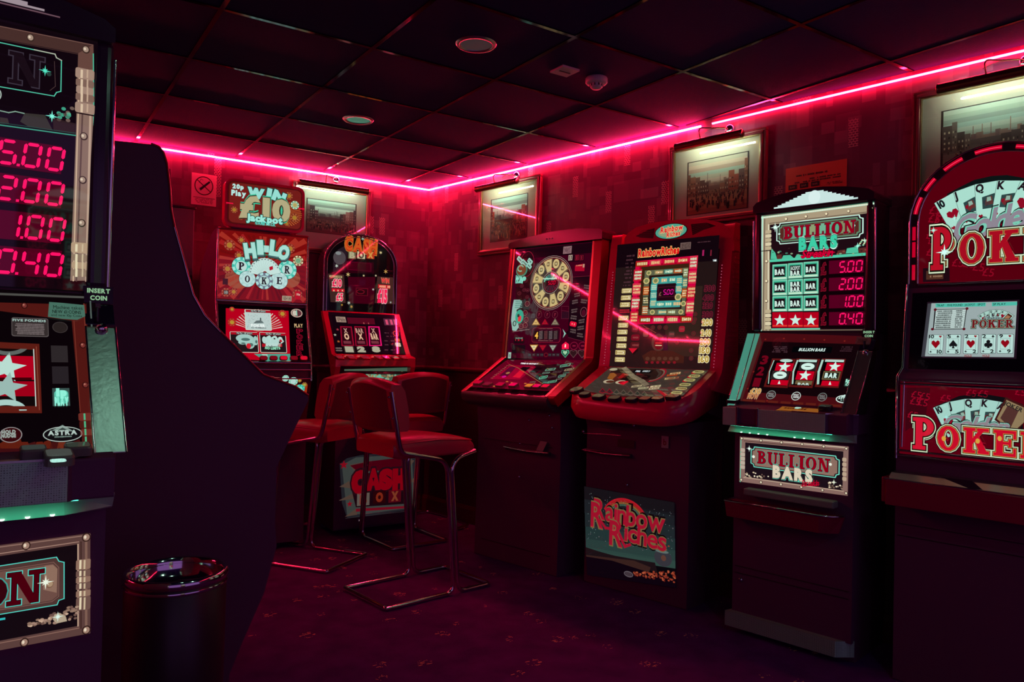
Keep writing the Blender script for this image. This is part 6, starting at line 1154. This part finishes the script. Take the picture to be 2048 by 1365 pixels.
    for k in range(18):
        a = 200+k*8.5; L_ = .15; T.raw([(.36, .10), (.36+.12*math.cos(R_(a+90)), .10+.08*math.sin(R_(a+90))), (.36+.12*math.cos(R_(a+93.5)), .10+.08*math.sin(R_(a+93.5)))], glow('b05828'), 3)
    for x, y, d in ((768, 255, 75), (822, 468, 80), (235, 390, 66), (300, 465, 50), (748, 525, 50)): chip(T, x, y, d, 'a85c38', '702010', 'a07828', l=4)
    chip(T, 826, 345, 82, 'c8e0c0', '508c70', 'b0a060', l=5)
    T.text('20p', 272, 170, 110, 52, glow('b4e4dc'), 8, .07); T.text('Play', 278, 236, 145, 62, glow('b4e4dc'), 8, .07)
    for t, x, y, w, h, q in (('W', 445, 228, 170, 85, -2), ('I', 575, 232, 50, 85, -8), ('N', 672, 262, 130, 88, -18)): T.text(t, x, y, w, h, glow('94dcd0'), 10, .09, rot=q, outl=(glow('103c34'), .05))
    T.text('£10', 535, 380, 500, 195, glow('38c498'), 12, .115, gap=.07); T.text('£10', 535, 380, 500, 195, glow('2c2018'), 14, .085, gap=.07); T.text('£10', 535, 380, 500, 195, glow('b0a880'), 16, .055, gap=.07)
    T.text('Jackpot', 528, 490, 355, 80, glow('98e4d4'), 22, .07, outl=(glow('103830'), .07), gap=.0); T.text('GAME PACK', 535, 530, 200, 26, glow('50c8b8'), 26, .07)
    T.box(190, 325, 70, 10, glow('f01040'), 6); T.box(890, 380, 60, 10, glow('f01040'), 6); T.build('topper_artwork', o)
    return r
tag(hilo(), 'red fruit machine with poker chip artwork under a lit rounded topper sign', 'fruit machine')

# ================================================================== CASH BOX
FC = Frame(1.782, 4.70, -2)
def cashbox():
    r = FC.root('fruit_machine'); m = MB()
    m.prism([(.0, .035), (.0, .80), (.06, .86), (.06, 1.08), (.42, 1.08), (.42, 0), (.26, 0), (.26, .035)], 0, .54, BLACK); m.prism([(.09, 1.17), (.305, 1.47), (.47, 1.47), (.47, 1.05), (.05, 1.05)], .0, .54, BLACKG); m.build('cabinet', r, bevel=.005)
    m = MB(); m.prism([(-.0, 1.10), (0.0, 1.165), (.085, 1.182), (.30, 1.475), (.34, 1.475), (.12, 1.11), (.08, 1.03), (.03, 1.03)], -.012, .022, REDSH); m.build('side_rail', r, bevel=.005)
    m = MB(); m.prism([(-.0, 1.10), (0.0, 1.165), (.085, 1.182), (.30, 1.475), (.34, 1.475), (.12, 1.11), (.08, 1.03), (.03, 1.03)], .518, .552, REDSH); m.build('side_rail', r, bevel=.005)
    m = MB(); m.prism([(.0, 1.105), (.0, 1.165), (.085, 1.184), (.12, 1.184), (.12, 1.105)], .022, .518, REDSH); m.build('button_shelf', r, bevel=.006)
    m = MB(); m.prism([(.285, 1.452), (.302, 1.478), (.34, 1.478), (.33, 1.45)], .022, .518, REDSH); m.build('top_rail', r, bevel=.003)
    A = Art(FC, .083, 1.184, .298, 1.474, (630, 450, 4.405)); A.ubox((.27, .18), .49, .345, glow('1c0410', .8), 0); A.poly([(148, 795), (700, 820), (775, 1125), (180, 1130)], glow('14040e', .8), 1)
    A.box(228, 836, 84, 48, glow('a08878'), 3); A.scrib(228, 836, 70, 36, glow('402828'), 4, 3); A.poly([(280, 818), (520, 826), (530, 880), (290, 872)], glow('50081c'), 2); A.scrib(450, 870, 60, 22, glow('a04848'), 3)
    for k, (x, y, t1, t2) in enumerate(((278, 980, 'X', 'O'), (400, 980, 'BAR', 'X'), (522, 980, 'X', 'BAR'))):
        A.poly([(x-58+k*2, 895), (x+45, 898), (x+68, 1068), (x-45, 1070)], glow('8c0828' if k < 2 else 'e0146c'), 2); A.poly([(x-46+k*2, 905), (x+35, 908), (x+55, 1060), (x-36, 1062)], glow('2c0410'), 3)
        A.text(t1, x-10, 935, 34 if len(t1) < 2 else 66, 36, glow('b89080'), 4, .05); A.text(t2, x, 986, 42 if len(t2) < 2 else 62, 48, glow('d8b090'), 4, .06); A.box(x+6, 1038, 66, 24, glow('70303c'), 4)
    for t, x in (('1', 300), ('2', 406), ('8', 536)): A.text(t, x, 1100, 72, 42, glow('a8a890'), 5, .09, outl=(glow('302420'), .04))
    A.poly([(600, 828), (728, 832), (742, 888), (612, 888)], glow('54283c'), 3)
    for x in (632, 672, 705): A.box(x, 860, 20, 44, glow('d04c70'), 4)
    A.poly([(590, 895), (745, 900), (775, 1120), (600, 1120)], glow('100810', .8), 2); A.ring(712, 962, 52, 52, 8, glow('c03024'), 4); A.box(725, 1018, 42, 26, glow('c85828'), 4); A.box(730, 1058, 48, 36, glow('c8b498'), 4, 0, .2)
    for x in (628, 680): 
        for y in (955, 985, 1025, 1060, 1105): A.scrib(x, y, 36, 14, glow('5c3440'), 4)
    for x, y, c_ in ((198, 925, 'a03040'), (176, 972, 'a8b098'), (206, 1030, 'b05830')): A.star(x, y, 15, glow(c_), 4)
    A.scrib(208, 1100, 56, 40, glow('6c5c58'), 4, 2); A.build('reel_glass', r)
    B = Art(FC, .002, 1.166, .083, 1.184, (630, 450, 4.405))
    for x, w in ((215, 60), (318, 62), (440, 62), (560, 50), (622, 50), (700, 58), (778, 50)): button(B, x, 1180, w, 26, .010, REDRAIL, glow('7c1828' if x != 622 else 'd81878'), r)
    # arched top
    U = Art(FC, .312, 1.475, .318, 2.05, (630, 450, 4.405)); cu, cv, rx, ry = .262, .335, .268, .215
    def arch(g, v0=0, n=28): return [(cu-rx-g, v0)]+[(cu+(rx+g)*math.cos(R_(180-180*i/n)), cv+(ry+g)*math.sin(R_(180-180*i/n))) for i in range(n+1)]+[(cu+rx+g, v0)]
    extr(U, arch(.0), .135, BLACKG, -.002, uv=True, name='arched_casing', parent=r, bevel=.004)
    for g in (.0, -.022): MB().tube([U.loc(u, v, .003) for u, v in arch(g)], .0055 if g == 0 else .0035, CHROME, 8).build('chrome_arc', r)
    U.raw(arch(-.026), glow('0c0408', .7), 0); U.poly([(290, 460), (530, 460), (520, 700), (300, 690)], glow('3c0012'), 1); U.box(412, 590, 110, 70, glow('5c0a1c'), 2); U.box(412, 592, 92, 54, glow('24040c'), 3); U.ring(400, 590, 70, 40, 5, glow('801024'), 4)
    U.poly([(265, 320), (515, 330), (520, 430), (255, 425)], glow('28000c'), 1); U.box(390, 368, 215, 76, glow('50001a'), 2); U.box(390, 368, 195, 60, glow('38000f'), 3)
    U.poly([(160, 330), (200, 220), (290, 170), (270, 400), (160, 420)], glow('241820'), 1); U.oval(215, 290, 110, 120, glow('4c4448'), 2); U.oval(205, 250, 50, 30, glow('7c8484'), 3)
    U.text('CASH', 405, 180, 285, 110, glow('b82414'), 6, .09, outl=(glow('a8702c'), .05), rot=-3); U.text('CASH', 405, 180, 285, 110, glow('c8541c'), 9, .03, rot=-3)
    for t, x, c1, c2_ in (('B', 325, '505a40', 'a8a480'), ('O', 405, 'c0b890', '302c20'), ('X', 487, 'b02c18', 'c89048')): U.box(x, 268, 78, 72, glow('2c1410'), 5); U.box(x, 268, 68, 62, glow(c1), 6); U.text(t, x, 268, 50, 48, glow(c2_), 8, .07)
    for (x0, x1, y0, y1) in ((115, 255, 430, 690), (550, 690, 455, 700)): U.poly([(x0, y0), (x1, y0+10), (x1+15, y1), (x0+22 if x0 < 200 else x0-25, y1-10)], glow('3c2420'), 1); 
    U.box(182, 457, 112, 18, glow('b8a878'), 3); U.scrib(182, 457, 104, 14, glow('38281c'), 4); U.text('£10', 192, 512, 84, 62, glow('e01c50'), 5, .05, outl=(glow('e8d0c0'), .05)); U.box(202, 576, 110, 26, glow('c80c28'), 3)
    for x in (165, 202, 240): U.text('x', x, 576, 16, 20, glow('f0d0a0'), 4)
    U.text('£5', 215, 636, 60, 60, glow('e81c50'), 5, .05, outl=(glow('e8d0c0'), .05)); U.text('WIN', 617, 492, 72, 40, glow('e02430'), 5, .05, outl=(glow('b88868'), .04)); U.box(607, 545, 105, 34, glow('c02028'), 3); U.scrib(607, 545, 95, 30, glow('f0a080'), 4); U.text('£15', 592, 628, 88, 105, glow('f01850'), 5, .06, outl=(glow('e8a0a8'), .05))
    for x, y, rr, c_ in ((290, 438, 22, 'c8b070'), (190, 362, 18, 'c8d8c8'), (578, 246, 16, 'd8c890'), (622, 412, 22, 'b8904c'), (297, 688, 18, 'b8c0b0'), (236, 706, 12, 'c89838'), (320, 722, 17, 'b88c40'), (511, 570, 12, 'c0c8c0'), (665, 684, 12, 'a8b0a8'), (428, 448, 12, 'd8b890'), (535, 448, 12, 'c8b898'), (420, 120, 20, 'a0c8b8')): U.star(x, y, rr, glow(c_), 4, 6, .3)
    U.build('upper_glass', r)
    # lower parts
    P_ = Art(FC, .058, .87, .058, 1.08, (540, 720, 2.626)); P_.poly([(390, 50), (740, 40), (740, 120), (390, 120)], glow('50705c', .6), 0); P_.poly([(400, 70), (560, 62), (600, 95), (400, 100)], glow('6cc8a8', .8), 1)
    for i in range(40): P_.oval(P_.rnd.uniform(510, 700), P_.rnd.uniform(62, 105), 12, 10, glow(P_.rnd.choice(('a88c5c', '9cb090', '8c6c48', '7cb8a0')), .8), 2, 8)
    P_.build('middle_glass', r)
    L = Art(FC, -.004, 0, -.004, 1, (650, 860, 6.83)); k_ = .45
    L.poly([(200, 470), (300, 390), (480, 350), (700, 330), (1000, 330), (1200, 360), (1270, 440), (1280, 800), (1240, 1080), (900, 1130), (560, 1180), (300, 1200), (230, 1000)], glow('34343c', .38), 0)
    L.poly([(230, 480), (420, 380), (960, 345), (1190, 400), (1220, 1060), (560, 1150), (300, 1160)], glow('5c6460', .34), 1)
    for p in ([(190, 965), (380, 870), (420, 940), (200, 970)], [(195, 780), (330, 700), (350, 800)], [(330, 480), (640, 420), (640, 560), (430, 600)], [(1130, 400), (1220, 420), (1150, 520)], [(1150, 700), (1280, 620), (1250, 740)], [(270, 1190), (420, 1080), (440, 1160)]): L.poly(p, glow('70584c', .42), 2)
    L.poly([(340, 490), (620, 430), (1000, 385), (1120, 400), (1110, 560), (640, 560), (460, 580)], glow('540014', .6), 3)
    L.star(255, 480, 62, glow('980c20', .6), 4); L.star(335, 1015, 42, glow('980c20', .6), 4)
    L.poly([(350, 780), (420, 1060), (1130, 1010), (1150, 560), (460, 600)], glow('18040c'), 3)
    for t, x, w, h in (('C', 462, 210, 250), ('A', 660, 200, 230), ('S', 830, 190, 220), ('H', 1010, 180, 230)): L.text(t, x, 715 if t == 'C' else 675, w, h, glow('a00018', .55), 5, .12, outl=(glow('200810'), .08))
    for t, x, y, c1, c2_ in (('B', 520, 950, '70645c', '8c342c'), ('O', 740, 920, '30040c', '8c2c18'), ('X', 950, 905, '5c0818', '8c4028')): L.box(x, y, 170, 170, glow(c1, .6), 6); L.text(t, x, y, 100, 110, glow(c2_, .65), 8, .08)
    L.poly([(420, 1080), (1130, 1040), (1130, 1070), (420, 1120)], glow('7c0c20', .7), 5); L.box(475, 1238, 26, 20, glow('b8a0a8', .65), 2); L.line([(280, 1210), (1090, 1115)], 5, glow('50484c', .42), 6); L.build('lower_artwork', r)
    MB().box(.02, .52, -.004, .0, .045, .048, ink('4a4048', .3)).build('door_seam', r)
    return r
tag(cashbox(), 'red fruit machine with a domed black glass top, near the room corner', 'fruit machine')

# ================================================================== the dark machine seen from its side
def dark():
    r = empty('fruit_machine', (0, 2.68, 0)); m = MB()
    prof = [(-.10, 0), (-.10, 1.86), (.258, 1.866), (.366, 1.872), (.390, 1.866), (.404, 1.850), (.416, 1.813), (.426, 1.74), (.432, 1.667), (.444, 1.61), (.465, 1.539), (.507, 1.392), (.545, 1.325), (.598, 1.270), (.701, 1.168), (.745, 1.125), (.797, 1.105), (.860, 1.082), (.907, 1.050), (.912, 1.036), (.902, 1.015), (.862, .93), (.802, .80), (.802, .60), (.81, .52), (.77, .36), (.704, .21), (.66, .10), (.655, 0)]
    m.prism(prof, 0, .60, BLACK, 'y'); m.build('cabinet', r)
    e = [(a, b) for a, b in prof[3:19]]
    for y in (-.001, .601): MB().tube([(a+.002, y, b+.002) for a, b in e], .0038, REDRAIL, 8).build('edge_moulding', r)
    MB().tube([(a+.001, -.002, b+.001) for a, b in prof[9:14]], .0030, CHROME, 8).build('chrome_strip', r)
    g = MB(); q = [(.428, 1.81), (.440, 1.66), (.514, 1.395)]; g.loft([[(a, .04, b), (a+.006, .04, b), (a+.006, .56, b), (a, .56, b)] for a, b in q], GLASSB); g.build('upper_glass', r)
    g = MB(); g.loft([[(a, .04, b), (a, .04, b+.007), (a, .56, b+.007), (a, .56, b)] for a, b in ((.602, 1.270), (.705, 1.170))], GLASSB); g.build('lower_glass', r)
    for k in range(5): MB().box(.79, .84, .08+k*.1, .13+k*.1, 1.085, 1.112, REDRAIL).build('button', r, bevel=.004)
    return r
tag(dark(), 'tall black fruit machine seen from its dark side, behind the nearest machine', 'fruit machine')

# ================================================================== BAR STOOLS
def stool():
    r = empty('bar_stool', (0, 0, 0)); w = .195; R0 = .0115
    rear = [(0, 1.025), (.045, .80), (.062, .735), (.300, .684), (.338, .645), (.395, R0), (.0, R0)]
    for s in (-1, 1): 
        y = s*w
        p = [(a, y, b) for a, b in rear]
        MB().tube(fillet(p[:6]+[(.0, y, R0)], [0, .05, .07, .05, .05, .05, 0], 6), R0, CHROME, 12).build('side_tube', r)
    MB().tube(fillet([(.03, -w, R0), (0, -w, R0), (0, w, R0), (.03, w, R0)], .04, 6), R0, CHROME, 12).build('rear_foot_bar', r)
    for s in (-1, 1):
        y = s*w; MB().tube(fillet([(.515, y*.98, .712), (.405, y, .688), (.366, y, .645), (.421, y, R0), (.60, y, R0)], [0, .05, .05, .05, 0], 6), R0, CHROME, 12).build('front_tube', r)
    MB().tube(fillet([(.58, -w, R0), (.63, -w, R0), (.63, w, R0), (.58, w, R0)], .03, 6), R0*.95, CHROME, 12).build('front_foot_bar', r)
    # seat cushion, curved side to side with rolled edges
    def cush(n, f0, f1, z0, z1):
        rings = []
        for i in range(n+1):
            t = i/n; f = f0+(f1-f0)*t; e = 1 if 0 < i < n else .35
            ww = .178*(.93+.07*e); zt = z0+(z1-z0)*(.70+.30*e)+.016*math.sin(math.pi*t)-.020*t*t; zb = z0+.012*(1-e)
            o = [(-ww, zb+.012), (-ww*.97, zb), (0, zb), (ww*.97, zb), (ww, zb+.012), (ww*1.01, (zb+zt)/2), (ww, zt-.014), (ww*.93, zt-.002), (ww*.5, zt+.004), (0, zt+.006), (-ww*.5, zt+.004), (-ww*.93, zt-.002), (-ww, zt-.014), (-ww*1.01, (zb+zt)/2)]
            rings.append([(f, y, z) for y, z in o])
        return rings
    m = MB(); m.loft(cush(16, .035, .525, .700, .788), VINYL, True); s_ = m.build('seat_cushion', r)
    p = MB(); p.tube([(.075, -.176, .772), (.29, -.181, .782), (.500, -.176, .768), (.508, 0, .774), (.500, .176, .768), (.29, .181, .782), (.075, .176, .772)], .0035, VINYL, 8); p.build('piping', s_)
    # backrest, bowed, with a rounded top
    rings = []; n = 16
    for i in range(n+1):
        t = i/n; y = -.186+.372*t; b = .030*(1-(2*t-1)**2); top = 1.055+.030*(1-(2*t-1)**2); e = 1 if 0 < i < n else .86; bot = .832-.006*(1-(2*t-1)**2)
        o = []
        for z, fo, ba in ((bot, .060, .012), (bot+.02, .088*e, .006), ((bot+top)/2, .094*e, .000), (top-.03, .086*e, .000), (top, .056, .014)): o.append((z, fo, ba))
        f = lambda z: -.015-.17*(z-.83)-b+.045
        ring = [(f(z)+ba, y, z) for z, fo, ba in o]+[(f(z)+fo+.012, y, z) for z, fo, ba in o[::-1]]
        rings.append(ring)
    m = MB(); m.loft(rings, VINYL, True); bk = m.build('backrest', r)
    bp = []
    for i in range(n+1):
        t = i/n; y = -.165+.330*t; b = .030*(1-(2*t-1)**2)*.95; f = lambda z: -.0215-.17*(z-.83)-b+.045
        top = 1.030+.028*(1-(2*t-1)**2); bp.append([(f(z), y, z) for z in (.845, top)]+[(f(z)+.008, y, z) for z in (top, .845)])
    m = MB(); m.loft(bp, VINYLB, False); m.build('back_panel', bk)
    for s in (-1, 1):
        for z, f in ((1.0, .0), (.90, .022)):
            MB().lathe([(.0001, .006), (.004, .006), (.0055, .001)], CHROME, (f-.012, s*w, z), 10, frame=(Vector((0, 1, 0)), Vector((0, 0, 1)), Vector((-1, 0, 0)))).build('bolt', r)
    m = MB(); m.tube([(.20, -w+.004, .700), (.20, w-.004, .700)], .008, BLACKG, 8); m.build('seat_bracket', r)
    return r
SG = 'chrome and red vinyl bar stools in front of the back machines'
st = stool(); st.location = (1.500, 3.25+.195*math.cos(R_(8)), 0); st.rotation_euler = (0, 0, R_(8)); st.location.x -= .195*math.sin(R_(8)); tag(st, 'nearest red vinyl and chrome bar stool, whole, facing the side wall', 'bar stool', SG)
def place(ax, ay, bx, by, label):
    """rear corners a (left when facing forward) and b (right)"""
    d = Vector((bx-ax, by-ay, 0)).normalized(); ang = math.atan2(d.x, -d.y); s = copy_tree(st); s.location = ((ax+bx)/2, (ay+by)/2, 0); s.rotation_euler = (0, 0, ang); tag(s, label, 'bar stool', SG)
place(1.454, 3.937, 1.80, 4.175, 'left red bar stool, partly hidden behind the dark machine side')
place(1.969, 4.195, 2.358, 4.227, 'rearmost red bar stool, in front of the dome topped machine')
r = empty('stool_base', (0, 0, 0)); MB().tube(fillet([(2.52, 5.02, .012), (2.66, 5.055, .012), (2.70, 4.86, .012), (2.705, 4.53, .012), (2.57, 4.46, .012)], [0, .06, .05, .05, 0], 6), .0115, CHROME, 12).build('bent_foot_tube', r)
tag(r, 'bent chrome stool foot tube lying on the carpet in the room corner', 'stool base')

# ================================================================== ASH BIN
r = empty('waste_bin', (.400, 2.225, 0)); m = MB(); m.lathe([(0.0001, .0), (0.1215, .0), (0.1231, .01), (0.1280, .30), (0.1296, 0.595), (0.1264, 0.598)], pbr('dark_red_bin_enamel', (.03, .006, .02), .4), n=56); m.build('body', r)
m = MB(); m.lathe([(0.1280, 0.586), (0.1328, 0.590), (0.1345, 0.600), (0.1320, 0.610), (0.1272, 0.614), (0.1215, 0.610), (0.1183, 0.596), (0.1150, 0.565), (0.0956, 0.550), (0.0607, 0.547), (0.0001, 0.547)], CHROME, n=64); m.build('chrome_bowl', r)
m = MB(); m.lathe([(0.1316, 0.575), (0.1337, 0.579), (0.1316, 0.583)], CHROME, n=56); m.build('lower_rim', r)
tag(r, 'round dark bin with a polished chrome bowl rim, standing near the left machine', 'bin')

# two unseen machine copies added behind the viewer for their glow and reflections
for k, (x, y, a, t) in enumerate(((.9, -1.15, 180, 'unseen fruit machine added directly behind the viewer for reflections in chrome'), (-1.1, -.95, 165, 'unseen fruit machine added behind the viewer on the left side of the room'))):
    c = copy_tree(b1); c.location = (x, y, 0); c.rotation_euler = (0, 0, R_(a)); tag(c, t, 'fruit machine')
